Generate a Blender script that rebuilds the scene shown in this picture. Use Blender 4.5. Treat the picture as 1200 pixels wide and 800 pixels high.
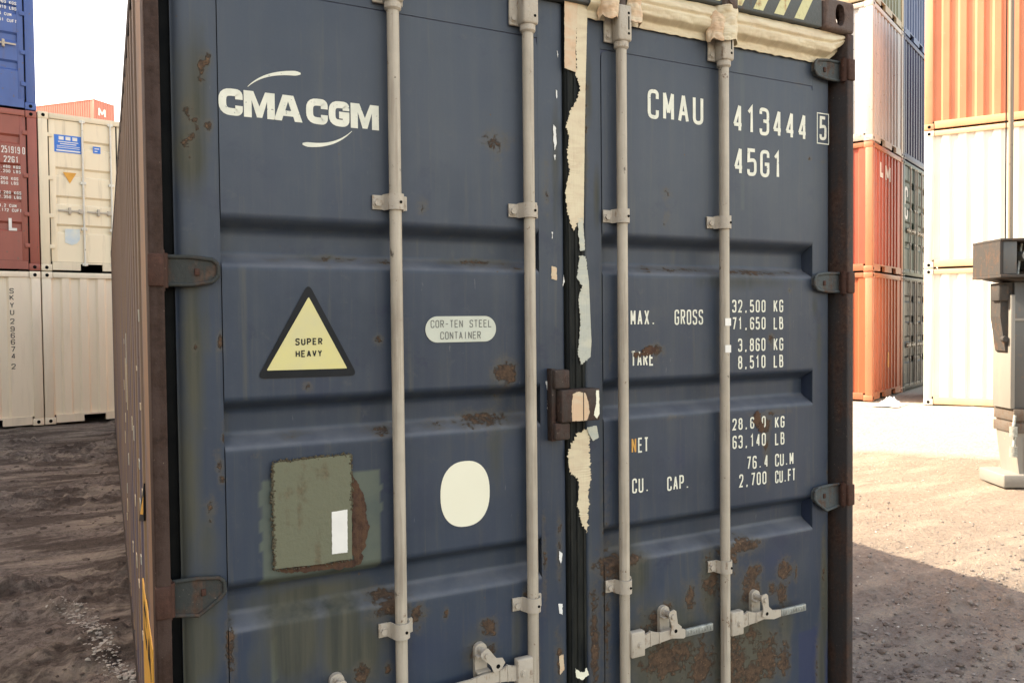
import bpy, bmesh, math, random
from mathutils import Vector, Matrix, noise
from mathutils.geometry import tessellate_polygon
random.seed(7)
R = math.radians
scene = bpy.context.scene
COL = scene.collection
for o in list(bpy.data.objects): bpy.data.objects.remove(o)

# ------------------------------------------------------------------ camera
cd = bpy.data.cameras.new('camera'); cam = bpy.data.objects.new('camera', cd); COL.objects.link(cam)
YAW, PIT, ROL = R(27.142), R(-1.5345), R(-0.5786)
fw = Vector((math.sin(YAW)*math.cos(PIT), math.cos(YAW)*math.cos(PIT), math.sin(PIT)))
rt = Vector((math.cos(YAW), -math.sin(YAW), 0)); up = rt.cross(fw)
r2 = math.cos(ROL)*rt + math.sin(ROL)*up; u2 = -math.sin(ROL)*rt + math.cos(ROL)*up
mw = Matrix((r2, u2, -fw)).transposed().to_4x4(); mw.translation = Vector((-0.09356, -2.08696, 1.7165))
cam.matrix_world = mw
cd.sensor_width = 36; cd.lens = 927.25/1200*36; cd.clip_start = 0.05; cd.clip_end = 2000
scene.camera = cam
# ------------------------------------------------------------------ light
SUN_DIR = Vector((-0.80, 0.60, 0.917)).normalized()      # towards the sun
w = bpy.data.worlds.new('World'); scene.world = w; w.use_nodes = True
wn = w.node_tree; wn.nodes.clear()
sky = wn.nodes.new('ShaderNodeTexSky'); sky.sky_type = 'NISHITA'; sky.sun_disc = False
sky.sun_elevation = math.asin(SUN_DIR.z); sky.sun_rotation = math.atan2(SUN_DIR.x, SUN_DIR.y)
sky.air_density = 1.0; sky.dust_density = 1.6; sky.ozone_density = 1.0
bg = wn.nodes.new('ShaderNodeBackground'); bg.inputs[1].default_value = 0.15
wo = wn.nodes.new('ShaderNodeOutputWorld')
tint = wn.nodes.new('ShaderNodeMix'); tint.data_type = 'RGBA'; tint.blend_type = 'MULTIPLY'; tint.inputs[0].default_value = 1
tint.inputs[7].default_value = (1.33, 0.97, 0.68, 1)          # the camera's warm white balance
wn.links.new(sky.outputs[0], tint.inputs[6]); wn.links.new(tint.outputs[2], bg.inputs[0]); wn.links.new(bg.outputs[0], wo.inputs[0])
sd = bpy.data.lights.new('sun', 'SUN'); sd.energy = 2.8; sd.angle = R(0.5); sd.color = (1.0, 0.86, 0.66)
so = bpy.data.objects.new('sun', sd); COL.objects.link(so)
so.rotation_euler = SUN_DIR.to_track_quat('Z', 'Y').to_euler()
vs = scene.view_settings; vs.view_transform = 'Standard'; vs.look = 'None'; vs.gamma = 1; vs.use_curve_mapping = False
vs.exposure = 2.40

# ------------------------------------------------------------------ helpers
def mat(name):
    m = bpy.data.materials.new(name); m.use_nodes = True
    nt = m.node_tree; nt.nodes.clear()
    out = nt.nodes.new('ShaderNodeOutputMaterial'); b = nt.nodes.new('ShaderNodeBsdfPrincipled')
    nt.links.new(b.outputs[0], out.inputs[0])
    return m, nt, b
class NT:
    """tiny node builder"""
    def __init__(s, nt):
        s.nt = nt; s.tc = nt.nodes.new('ShaderNodeTexCoord')
    def n(s, t, **k):
        x = s.nt.nodes.new(t)
        for a, v in k.items(): setattr(x, a, v)
        return x
    def l(s, a, b): s.nt.links.new(a, b)
    def mapping(s, scale=(1,1,1), loc=(0,0,0), rot=(0,0,0)):
        m = s.n('ShaderNodeMapping'); s.l(s.tc.outputs['Object'], m.inputs[0])
        m.inputs['Scale'].default_value = scale; m.inputs['Location'].default_value = loc; m.inputs['Rotation'].default_value = rot
        return m.outputs[0]
    def noise(s, scale, detail=6, rough=0.55, vec=None, dist=0.0):
        x = s.n('ShaderNodeTexNoise'); x.inputs['Scale'].default_value = scale; x.inputs['Detail'].default_value = detail
        x.inputs['Roughness'].default_value = rough; x.inputs['Distortion'].default_value = dist
        s.l(vec if vec is not None else s.tc.outputs['Object'], x.inputs['Vector']); return x.outputs[0]
    def ramp(s, f, a, b, lo=0.0, hi=1.0):
        x = s.n('ShaderNodeMapRange'); x.inputs[1].default_value = a; x.inputs[2].default_value = b
        x.inputs[3].default_value = lo; x.inputs[4].default_value = hi; s.l(f, x.inputs[0]); return x.outputs[0]
    def math(s, op, a, b=None, c=None):
        x = s.n('ShaderNodeMath', operation=op)
        for i, v in enumerate((a, b, c)):
            if v is None: continue
            if isinstance(v, (int, float)): x.inputs[i].default_value = v
            else: s.l(v, x.inputs[i])
        return x.outputs[0]
    def mix(s, f, a, b):
        x = s.n('ShaderNodeMix', data_type='RGBA')
        for i, v in ((0, f), (6, a), (7, b)):
            if isinstance(v, (int, float)): x.inputs[i].default_value = v
            elif isinstance(v, tuple): x.inputs[i].default_value = (*v, 1)
            else: s.l(v, x.inputs[i])
        return x.outputs[2]
    def bump(s, h, strength=0.3, dist=0.01, normal=None):
        x = s.n('ShaderNodeBump'); x.inputs['Strength'].default_value = strength; x.inputs['Distance'].default_value = dist
        s.l(h, x.inputs['Height'])
        if normal is not None: s.l(normal, x.inputs['Normal'])
        return x.outputs[0]

def simple(name, col, col2=None, rough=0.6, scale=8, bump=0.15, metallic=0, speck=None, speck_amt=0.6, stretch=None, spec=None):
    m, nt, b = mat(name); T = NT(nt)
    v = T.mapping(scale=stretch) if stretch else None
    n1 = T.noise(scale, 8, 0.6, v)
    c = T.mix(T.ramp(n1, 0.35, 0.68), col, col2 if col2 else tuple(x*0.75 for x in col))
    if speck:
        n2 = T.noise(scale*3.1, 10, 0.7)
        c = T.mix(T.ramp(n2, speck_amt, speck_amt+0.05), c, speck)
    T.l(c, b.inputs['Base Color']); b.inputs['Roughness'].default_value = rough; b.inputs['Metallic'].default_value = metallic
    b.inputs['Specular IOR Level'].default_value = spec if spec is not None else (.08 if max(col) < .05 else .35)
    n3 = T.noise(scale*6, 6, 0.6)
    T.l(T.bump(n3, bump, 0.004), b.inputs['Normal'])
    return m

def link(o, parent=None):
    COL.objects.link(o)
    if parent is not None: o.parent = parent
    return o
def tag(o, label, cat, group=None, kind=None):
    if label: o['label'] = label
    if cat: o['category'] = cat
    if group: o['group'] = group
    if kind: o['kind'] = kind
    return o
def empty(name, loc=(0,0,0), rz=0):
    o = bpy.data.objects.new(name, None); COL.objects.link(o); o.location = loc; o.rotation_euler = (0,0,rz)
    o.empty_display_size = 0.3
    return o
class MB:
    def __init__(s): s.v = []; s.f = []; s.sm = []
    def add(s, vs, fs, smooth=False):
        k = len(s.v); s.v += [tuple(v) for v in vs]; s.f += [tuple(i+k for i in f) for f in fs]; s.sm += [smooth]*len(fs); return s
    def box(s, x0, x1, y0, y1, z0, z1, bev=0.0):
        if x0 > x1: x0, x1 = x1, x0
        if y0 > y1: y0, y1 = y1, y0
        if z0 > z1: z0, z1 = z1, z0
        if bev <= 0:
            return s.add([(x0,y0,z0),(x1,y0,z0),(x1,y1,z0),(x0,y1,z0),(x0,y0,z1),(x1,y0,z1),(x1,y1,z1),(x0,y1,z1)],
                  [(0,3,2,1),(4,5,6,7),(0,1,5,4),(1,2,6,5),(2,3,7,6),(3,0,4,7)])
        bm = bmesh.new(); bmesh.ops.create_cube(bm, size=1)
        for v in bm.verts: v.co = Vector(((x0+x1)/2+v.co.x*(x1-x0), (y0+y1)/2+v.co.y*(y1-y0), (z0+z1)/2+v.co.z*(z1-z0)))
        bmesh.ops.bevel(bm, geom=list(bm.edges), offset=bev, segments=2, affect='EDGES', profile=0.5)
        s.addbm(bm, True); return s
    def addbm(s, bm, smooth=False):
        bm.verts.index_update()
        s.add([v.co[:] for v in bm.verts], [[v.index for v in f.verts] for f in bm.faces], smooth); bm.free()
    def tube(s, a, b, r, n=20, cap=True, r1=None):
        a = Vector(a); b = Vector(b); d = (b-a).normalized(); q = d.to_track_quat('Z', 'Y'); r1 = r if r1 is None else r1
        vs = [a + q @ Vector((r*math.cos(2*math.pi*i/n), r*math.sin(2*math.pi*i/n), 0)) for i in range(n)]
        vs += [b + q @ Vector((r1*math.cos(2*math.pi*i/n), r1*math.sin(2*math.pi*i/n), 0)) for i in range(n)]
        s.add(vs, [(i, (i+1)%n, n+(i+1)%n, n+i) for i in range(n)], True)
        if cap: s.add(vs, [tuple(range(n))[::-1], tuple(range(n, 2*n))])
        return s
    def hexbolt(s, x, y, z, r=0.010, t=0.008):     # bolt head facing -Y
        s.tube((x,y,z), (x,y-0.0025,z), r*1.35, 18); s.tube((x,y-0.0025,z), (x,y-t,z), r, 6)
        return s
    def prism(s, pts, y0, y1, bev=0):               # outline in (x,z), extruded along y
        n = len(pts)
        area = sum(pts[i][0]*pts[(i+1)%n][1]-pts[(i+1)%n][0]*pts[i][1] for i in range(n))
        if area < 0: pts = pts[::-1]
        if y0 > y1: y0, y1 = y1, y0
        k = len(s.v)
        tris = tessellate_polygon([[Vector((p[0], p[1], 0)) for p in pts]])
        vs = [(p[0], y0, p[1]) for p in pts] + [(p[0], y1, p[1]) for p in pts]
        fs = []
        for t in tris:
            a, b, c = [pts[i] for i in t]
            if (b[0]-a[0])*(c[1]-a[1])-(b[1]-a[1])*(c[0]-a[0]) < 0: t = t[::-1]
            fs.append(tuple(t)); fs.append(tuple(n+i for i in t[::-1]))
        fs += [(i, n+i, n+(i+1)%n, (i+1)%n) for i in range(n)]
        return s.add(vs, fs)
    def build(s, name, m, parent=None, smooth_angle=None):
        me = bpy.data.meshes.new(name); me.from_pydata(s.v, [], s.f); me.update()
        for p, f in zip(me.polygons, s.sm): p.use_smooth = f
        if isinstance(m, (list, tuple)):
            for x in m: me.materials.append(x)
        else: me.materials.append(m)
        o = bpy.data.objects.new(name, me); link(o, parent); return o
def rrect(cx, cz, w, h, r, n=6):
    out = []
    for sx, sz, a0 in ((1,-1,-90),(1,1,0),(-1,1,90),(-1,-1,180)):
        for i in range(n+1):
            a = R(a0+90*i/n); out.append((cx+sx*(w/2-r)+r*math.cos(a), cz+sz*(h/2-r)+r*math.sin(a)))
    return out
def ellipse(cx, cz, a, b, n=40, p=2.0):
    out = []
    for i in range(n):
        t = 2*math.pi*i/n; c, s_ = math.cos(t), math.sin(t)
        out.append((cx+a*math.copysign(abs(c)**(2/p), c), cz+b*math.copysign(abs(s_)**(2/p), s_)))
    return out
def ragged(pts, amp=0.003, step=0.004, seed=0, f=90, straight=9):
    out = []; n = len(pts)
    for i in range(n):
        a = Vector(pts[i]); b = Vector(pts[(i+1)%n]); k = max(1, int((b-a).length/step)); nn = Vector((-(b-a).y, (b-a).x)).normalized() if (b-a).length > 0 else Vector((0,0))
        for j in range(k):
            p = a.lerp(b, j/k); d = noise.fractal(Vector((p.x*f, p.y*f, seed*7.3)), 0.6, 2.2, 4)*amp
            
            if p.x > straight: d *= .08
            out.append(tuple(p+nn*d))
    return out

# ------------------------------------------------------------------ stroke lettering
G = {
 '0': [[(0,0,1),(1,0,1),(1,1,1),(0,1,1),'c']],
 '1': [[(.15,.8),(.55,1),(.55,0)]],
 '2': [[(0,.74),(0,1,1),(1,1,1),(1,.6,.6),(0,0),(1,0)]],
 '3': [[(0,.8),(0,1,1),(1,1,1),(1,.52,1),(.35,.52)],[(.45,.52),(1,.52,1),(1,0,1),(0,0,1),(0,.2)]],
 '4': [[(.76,0),(.76,1)],[(.74,1),(.06,.24)],[(0,.24),(1,.24)]],
 '5': [[(.95,1),(.06,1),(.03,.56),(1,.62,1),(1,0,1),(0,0,1),(0,.2)]],
 '6': [[(1,.8),(1,1,1),(0,1,1),(0,0,1),(1,0,1),(1,.56,1),(0,.56)]],
 '7': [[(0,1),(1,1),(.35,0)]],
 '8': [[(.05,.53,1),(.95,.53,1),(.95,1,1),(.05,1,1),'c'],[(0,0,1),(1,0,1),(1,.53,1),(0,.53,1),'c']],
 '9': [[(0,.2),(0,0,1),(1,0,1),(1,1,1),(0,1,1),(0,.44,1),(1,.44)]],
 'A': [[(0,0),(.5,1)],[(.5,1),(1,0)],[(.18,.3),(.82,.3)]],
 'B': [[(0,0),(0,1),(.9,1,1),(.9,.53,1),(0,.53)],[(0,.53),(1,.53,1),(1,0,1),(0,0)]],
 'C': [[(1,.72),(1,1,1),(0,1,1),(0,0,1),(1,0,1),(1,.28)]],
 'D': [[(0,0),(0,1),(1,1,1),(1,0,1),(0,0)]],
 'E': [[(1,1),(0,1),(0,0),(1,0)],[(0,.52),(.85,.52)]],
 'F': [[(1,1),(0,1),(0,0)],[(0,.52),(.85,.52)]],
 'G': [[(1,.76),(1,1,1),(0,1,1),(0,0,1),(1,0,1),(1,.48),(.5,.48)]],
 'H': [[(0,0),(0,1)],[(1,0),(1,1)],[(0,.52),(1,.52)]],
 'I': [[(.5,0),(.5,1)]],
 'K': [[(0,0),(0,1)],[(1,1),(.05,.42)],[(.3,.56),(1,0)]],
 'L': [[(0,1),(0,0),(1,0)]],
 'M': [[(0,0),(0,1)],[(0,1),(.5,.25)],[(.5,.25),(1,1)],[(1,1),(1,0)]],
 'N': [[(0,0),(0,1)],[(0,1),(1,0)],[(1,0),(1,1)]],
 'O': [[(0,0,1),(1,0,1),(1,1,1),(0,1,1),'c']],
 'P': [[(0,0),(0,1),(1,1,1),(1,.46,1),(0,.46)]],
 'R': [[(0,0),(0,1),(1,1,1),(1,.5,1),(0,.5)],[(.45,.5),(1,0)]],
 'S': [[(1,.78),(1,1,1),(0,1,1),(0,.55,1),(1,.47,1),(1,0,1),(0,0,1),(0,.22)]],
 'T': [[(0,1),(1,1)],[(.5,1),(.5,0)]],
 'U': [[(0,1),(0,0,1),(1,0,1),(1,1)]],
 'V': [[(0,1),(.5,0)],[(.5,0),(1,1)]],
 'X': [[(0,0),(1,1)],[(0,1),(1,0)]],
 'Y': [[(0,1),(.5,.48)],[(.5,.48),(1,1)],[(.5,.5),(.5,0)]],
 '.': [[(.42,0),(.42,.1)]], ',': [[(.5,.1),(.35,-.1)]], '-': [[(.1,.48),(.9,.48)]],
}
def round_path(pts, w, h):
    closed = pts[-1] == 'c'
    if closed: pts = pts[:-1]
    P = [Vector((p[0]*w, p[1]*h)) for p in pts]; rr = [(p[2] if len(p) > 2 else 0)*w*0.5 for p in pts]; n = len(P); out = []
    for i in range(n):
        if rr[i] <= 0 or (not closed and i in (0, n-1)): out.append(P[i]); continue
        a, b, c = P[i-1], P[i], P[(i+1)%n]
        d1 = (a-b); d2 = (c-b); r = min(rr[i], d1.length*0.5, d2.length*0.5)
        p1 = b+d1.normalized()*r; p2 = b+d2.normalized()*r
        for k in range(6):
            t = k/5; out.append((1-t)**2*p1+2*t*(1-t)*b+t*t*p2)
    res = [out[0]]
    for p in out[1:]:
        if (p-res[-1]).length > 1e-5: res.append(p)
    if closed and (res[0]-res[-1]).length < 1e-5: res.pop()
    return res, closed
def ribbon(P, closed, th):
    n = len(P); L = []; Rr = []
    for i in range(n):
        a = P[i-1] if (i > 0 or closed) else None; c = P[(i+1)%n] if (i < n-1 or closed) else None
        d1 = (P[i]-a).normalized() if a is not None else None; d2 = (c-P[i]).normalized() if c is not None else None
        if d1 is None: d1 = d2
        if d2 is None: d2 = d1
        n1 = Vector((-d1.y, d1.x)); n2 = Vector((-d2.y, d2.x)); m = (n1+n2)
        if m.length < 1e-6: m = n1
        m.normalize(); k = 1/max(0.45, m.dot(n1)); t = th[i] if isinstance(th, list) else th
        L.append(P[i]+m*t/2*k); Rr.append(P[i]-m*t/2*k)
    return L, Rr
def text(mb, s, x0, z0, adv, w, h, th, y=0.0560, sx=1, to3=None):
    """write s with glyph boxes w x h spaced adv; (x,z) plane facing -Y, or any plane through to3(x,z,depth)"""
    to3 = to3 or (lambda a, b, d: (a, y-d, b))
    cx = x0; lay = 0
    for ch in s:
        for st in G.get(ch, []):
            P, cl = round_path(st, w-th, h-th)
            P = [p+Vector((th/2, th/2)) for p in P]
            L, Q = ribbon(P, cl, th); n = len(P); lay = (lay+1) % 5; d = 0.0002+0.00006*lay
            vs = [to3(cx+p.x, z0+p.y, d) for p in L]+[to3(cx+p.x, z0+p.y, d) for p in Q]
            fs = [(i, n+i, n+(i+1)%n, (i+1)%n) for i in range(n if cl else n-1)]
            mb.add(vs, fs)
        cx += adv
    return mb
def polymesh(mb, loops, y):
    tris = tessellate_polygon([[Vector((p[0], p[1], 0)) for p in l] for l in loops]); pts = [p for l in loops for p in l]
    fs = []
    for t in tris:
        a, b, c = [pts[i] for i in t]
        if (b[0]-a[0])*(c[1]-a[1])-(b[1]-a[1])*(c[0]-a[0]) < 0: t = t[::-1]
        fs.append(tuple(t))
    mb.add([(p[0], y, p[1]) for p in pts], fs); return mb

# ------------------------------------------------------------------ materials
def door_paint():
    m, nt, b = mat('weathered_blue_paint'); T = NT(nt)
    at = T.n('ShaderNodeAttribute', attribute_name='stain'); sp = T.n('ShaderNodeSeparateColor'); T.l(at.outputs['Color'], sp.inputs[0])
    rust, olive, patch = sp.outputs[0], sp.outputs[1], sp.outputs[2]; dark = at.outputs['Alpha']
    big = T.noise(1.7, 4, 0.5); mid = T.noise(9, 8, 0.6); fine = T.noise(60, 8, 0.65)
    streak = T.noise(1.0, 7, 0.6, T.mapping(scale=(26, 26, 1.2)))
    c = T.mix(T.ramp(big, 0.3, 0.7), (0.041, 0.056, 0.084), (0.033, 0.045, 0.070))
    c = T.mix(T.ramp(streak, 0.45, 0.72, 0, 0.5), c, (0.066, 0.078, 0.088))
    c = T.mix(T.ramp(mid, 0.55, 0.75, 0, 0.4), c, (0.060, 0.068, 0.074))
    c = T.mix(T.ramp(T.noise(3.1, 6, .6, T.mapping(scale=(3, 3, 1), loc=(3, 1, 7))), 0.52, 0.7, 0, 0.5), c, (0.030, 0.040, 0.070))
    c = T.mix(T.ramp(T.noise(2.6, 8, .68, T.mapping(loc=(5, 0, 2))), .46, .66, 0, .55), c, (0.024, 0.036, 0.058))     # uneven old repaint
    c = T.mix(T.ramp(T.noise(1, 8, .7, T.mapping(scale=(38, 38, 1.6), loc=(2, 0, 8))), .56, .70, 0, .5), c, (0.085, 0.088, 0.078))   # dirty run-off
    c = T.mix(T.ramp(T.noise(17, 8, .7, T.mapping(loc=(7, 7, 1))), .60, .72, 0, .5), c, (0.080, 0.088, 0.092))
    # scattered scuffs
    sc = T.noise(1.0, 5, 0.6, T.mapping(scale=(60, 60, 14), rot=(0, R(28), 0)))
    c = T.mix(T.ramp(sc, 0.705, 0.74, 0, 0.45), c, (0.13, 0.14, 0.15))
    dk = T.noise(7, 5, 0.7, T.mapping(loc=(9, 4, 2)))
    c = T.mix(T.ramp(dk, 0.61, 0.68, 0, 0.6), c, (0.026, 0.034, 0.064))
    c = T.mix(T.math('MULTIPLY', dark, 0.9), c, (0.030, 0.040, 0.090))
    c = T.mix(T.math('MULTIPLY', patch, 0.85), c, T.mix(T.ramp(mid, 0.35, 0.7), (0.120, 0.140, 0.108), (0.085, 0.108, 0.096)))
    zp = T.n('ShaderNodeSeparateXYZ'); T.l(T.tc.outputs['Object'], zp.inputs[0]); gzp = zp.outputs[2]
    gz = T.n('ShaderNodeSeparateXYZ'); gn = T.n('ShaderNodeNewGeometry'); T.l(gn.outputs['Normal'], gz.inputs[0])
    c = T.mix(T.math('MULTIPLY', T.ramp(T.math('ADD', gzp, T.math('MULTIPLY', mid, .5)), 1.95, 2.5), T.ramp(big, .3, .6, .2, .42)), c, (0.105, 0.120, 0.140))   # haze and sky sheen painted in, paler high on the doors
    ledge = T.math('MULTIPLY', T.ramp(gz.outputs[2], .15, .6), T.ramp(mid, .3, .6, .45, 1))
    c = T.mix(T.math('MULTIPLY', ledge, .6), c, (0.175, 0.180, 0.195))      # sky light painted on the upward slopes, with worn dusty paint
    # olive grime (algae)
    on = T.math('ADD', T.math('MULTIPLY', streak, 0.55), T.math('MULTIPLY', mid, 0.45))
    om = T.ramp(T.math('ADD', T.math('MULTIPLY', olive, 0.75), T.math('MULTIPLY', on, 0.62)), 0.42, 0.78)
    om = T.math('MULTIPLY', om, T.ramp(olive, 0.0, 0.12))
    c = T.mix(T.math('MULTIPLY', om, 0.85), c, T.mix(T.ramp(streak, .4, .65), (0.088, 0.085, 0.058), (0.045, 0.048, 0.036)))
    # rust
    rn = T.math('ADD', T.math('MULTIPLY', T.noise(22, 9, 0.7), 1.0), T.math('MULTIPLY', fine, 0.8))
    rs = T.math('ADD', T.math('MULTIPLY', rust, 0.70), T.math('SUBTRACT', rn, 0.90))
    rm = T.math('MULTIPLY', T.ramp(rs, 0.30, 0.40), T.ramp(rust, 0.02, 0.15))
    halo = T.math('MULTIPLY', T.ramp(rs, 0.02, 0.34), T.ramp(rust, 0.02, 0.2))
    c = T.mix(T.math('MULTIPLY', halo, 0.6), c, (0.10, 0.088, 0.065))
    rc = T.mix(T.ramp(fine, 0.35, 0.65), (0.036, 0.024, 0.018), (0.115, 0.070, 0.042))
    rc = T.mix(T.ramp(T.noise(95, 6, .6), 0.60, 0.70, 0, .8), rc, (0.22, 0.14, 0.08))
    c = T.mix(T.math('MULTIPLY', rm, 0.92), c, rc)
    # tiny random rust pin-points
    pp = T.noise(38, 3, 0.5, T.mapping(loc=(1, 5, 3)))
    c = T.mix(T.ramp(pp, 0.755, 0.78, 0, 0.9), c, (0.10, 0.065, 0.04))
    T.l(c, b.inputs['Base Color'])
    T.l(T.ramp(T.math('ADD', rm, om), 0, 1, 0.46, 0.85), b.inputs['Roughness'])
    b.inputs['Specular IOR Level'].default_value = 0.28
    hb = T.math('ADD', T.math('MULTIPLY', T.noise(6, 3, 0.5), 0.55), T.math('MULTIPLY', T.noise(130, 4, .6), 0.05))
    nb = T.bump(hb, 0.5, 0.006)
    hr = T.math('MULTIPLY', rm, T.ramp(fine, .3, .7, .4, 1.0))
    T.l(T.bump(hr, 0.9, 0.004, nb), b.inputs['Normal'])
    return m
M = {}
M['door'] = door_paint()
def rusty(name, base, rustc, amt=0.5, sc=9, rough=.75):
    m, nt, b = mat(name); T = NT(nt)
    n1 = T.noise(sc, 9, 0.65); n2 = T.noise(1, 6, 0.6, T.mapping(scale=(sc*3, sc*3, sc*.25))); n3 = T.noise(70, 8, .65)
    f = T.math('ADD', T.math('MULTIPLY', n1, .6), T.math('MULTIPLY', n2, .4))
    r_ = T.mix(T.ramp(n3, .35, .65), rustc, tuple(x*2.0 for x in rustc))
    c = T.mix(T.ramp(f, amt-.06, amt+.06), r_, base)
    c = T.mix(T.ramp(T.noise(110, 5, .6), .66, .72, 0, .7), c, (0.25, 0.20, 0.16))
    T.l(c, b.inputs['Base Color']); b.inputs['Roughness'].default_value = rough
    b.inputs['Specular IOR Level'].default_value = .2
    T.l(T.bump(T.math('ADD', n3, n1), .6, .004), b.inputs['Normal'])
    return m
M['post'] = rusty('rusty_post_paint', (0.062, 0.040, 0.033), (0.026, 0.015, 0.011), .50, 9)
M['post_side'] = rusty('rusty_side_face', (0.20, 0.125, 0.075), (0.090, 0.045, 0.026), .47, 10)
M['post_dark'] = rusty('dark_post_paint', (0.046, 0.042, 0.042), (0.048, 0.029, 0.022), .48, 7)
M['casting'] = rusty('casting_steel', (0.115, 0.090, 0.080), (0.075, 0.050, 0.040), .50, 12)
M['header'] = rusty('header_grey_paint', (0.100, 0.110, 0.110), (0.070, 0.048, 0.038), .40, 8)
M['hinge'] = rusty('hinge_paint', (0.042, 0.046, 0.044), (0.055, 0.034, 0.024), .43, 16)
M['hinge_rust'] = rusty('hinge_rust', (0.060, 0.032, 0.024), (0.045, 0.022, 0.016), .5, 18)
M['lock'] = rusty('lock_box_steel', (0.060, 0.048, 0.042), (0.040, 0.025, 0.020), .5, 22)
M['bar'] = simple('pale_bar_paint', (0.50, 0.45, 0.365), (0.33, 0.29, 0.235), .5, 5, .15, speck=(0.17, 0.12, 0.08), speck_amt=.635, stretch=(14, 14, 1.1))
M['bracket'] = rusty('pale_bracket_paint', (0.45, 0.405, 0.335), (0.12, 0.075, 0.045), .385, 26, .55)
def bar_paint():
    m, nt, b = mat('pale_bar_paint'); T = NT(nt); sx = T.n('ShaderNodeSeparateXYZ'); T.l(T.tc.outputs['Object'], sx.inputs[0])
    n1 = T.noise(5, 8, .65); st = T.noise(1, 7, .65, T.mapping(scale=(50, 50, 2.2))); n3 = T.noise(45, 8, .68)
    c = T.mix(T.ramp(n1, .35, .65), (0.49, 0.44, 0.355), (0.37, 0.33, 0.265))
    c = T.mix(T.ramp(st, .50, .66, 0, .65), c, (0.24, 0.195, 0.15))
    near = None
    for z in (.846, 2.048, .64, 2.60):
        d = T.math('ABSOLUTE', T.math('SUBTRACT', sx.outputs[2], z)); k = T.ramp(d, .02, .10, .07, 0); near = k if near is None else T.math('MAXIMUM', near, k)
    f = T.math('ADD', n3, near)
    c = T.mix(T.ramp(f, .665, .70, 0, .85), c, (0.13, 0.075, 0.042))
    c = T.mix(T.ramp(T.noise(24, 4, .6, T.mapping(loc=(4, 4, 4))), .69, .72, 0, .8), c, (0.07, 0.055, 0.045))
    T.l(c, b.inputs['Base Color']); b.inputs['Roughness'].default_value = .5; b.inputs['Specular IOR Level'].default_value = .4
    T.l(T.bump(T.math('ADD', n3, st), .4, .002), b.inputs['Normal']); return m
M['bar'] = bar_paint()
M['hinge_r'] = rusty('hinge_grey_paint', (0.080, 0.092, 0.094), (0.062, 0.038, 0.026), .44, 16)
M['steel'] = simple('galvanised_steel', (0.36, 0.38, 0.36), (0.20, 0.21, 0.19), .45, 40, .5, metallic=.3, speck=(0.1,0.08,0.06), speck_amt=.62)
M['white'] = simple('cream_lettering', (0.78, 0.78, 0.66), (0.66, 0.67, 0.57), .55, 25, .05, speck=(0.12, 0.14, 0.16), speck_amt=.62)
M['sticker'] = simple('cream_sticker', (0.83, 0.82, 0.66), (0.79, 0.78, 0.62), .4, 3, .02)
M['pill'] = simple('silver_plate', (0.56, 0.59, 0.50), (0.48, 0.51, 0.44), .45, 10, .05)
M['pilltext'] = simple('grey_print', (0.16, 0.165, 0.15), None, .6)
M['black'] = simple('black_print', (0.018, 0.020, 0.022), (0.026, 0.028, 0.032), .5, 6)
M['yellow'] = simple('faded_yellow_print', (0.68, 0.62, 0.24), (0.60, 0.56, 0.30), .45, 5, .03, speck=(0.35,0.27,0.1), speck_amt=.70)
M['rubber'] = simple('black_rubber', (0.006, 0.007, 0.008), (0.012, 0.013, 0.013), .6, 12, .2)
M['gasket'] = simple('dirty_gasket', (0.012, 0.014, 0.015), (0.030, 0.031, 0.027), .7, 14, .4, stretch=(3,3,.6))
M['hole'] = simple('hole_dark', (0.006, 0.006, 0.006), None, .9)
def tape_mat(name, c1, c2):
    m, nt, b = mat(name); T = NT(nt)
    n1 = T.noise(7, 5, .5, T.mapping(scale=(1, 1, 3)), 1.5); n2 = T.noise(40, 6, .6)
    c = T.mix(T.ramp(n1, .4, .65), c1, c2); c = T.mix(T.ramp(n2, .6, .75, 0, .4), c, tuple(x*.6 for x in c1))
    T.l(c, b.inputs['Base Color']); b.inputs['Roughness'].default_value = .62
    T.l(T.bump(T.noise(1, 5, .6, T.mapping(scale=(60, 14, 9), rot=(0, R(8), 0)), .6), .4, .004), b.inputs['Normal'])
    return m
M['tape'] = tape_mat('masking_tape_cream', (0.66, 0.58, 0.40), (0.60, 0.50, 0.34))
M['tape_o'] = tape_mat('masking_tape_peach', (0.62, 0.44, 0.28), (0.62, 0.52, 0.36))
M['tape_w'] = tape_mat('masking_tape_pale', (0.44, 0.46, 0.40), (0.52, 0.52, 0.42))
M['box_lid'] = rusty('olive_plate_paint', (0.150, 0.155, 0.105), (0.080, 0.065, 0.040), .37, 12, .6)
M['label_white'] = simple('white_label', (0.82, 0.82, 0.78), (0.74, 0.74, 0.7), .5, 9)
M['rust'] = rusty('flaking_rust', (0.095, 0.055, 0.034), (0.045, 0.026, 0.019), .5, 30, .9)
M['weld'] = rusty('crumbling_sealant', (0.10, 0.09, 0.06), (0.045, 0.035, 0.022), .5, 60, .9)
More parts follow.
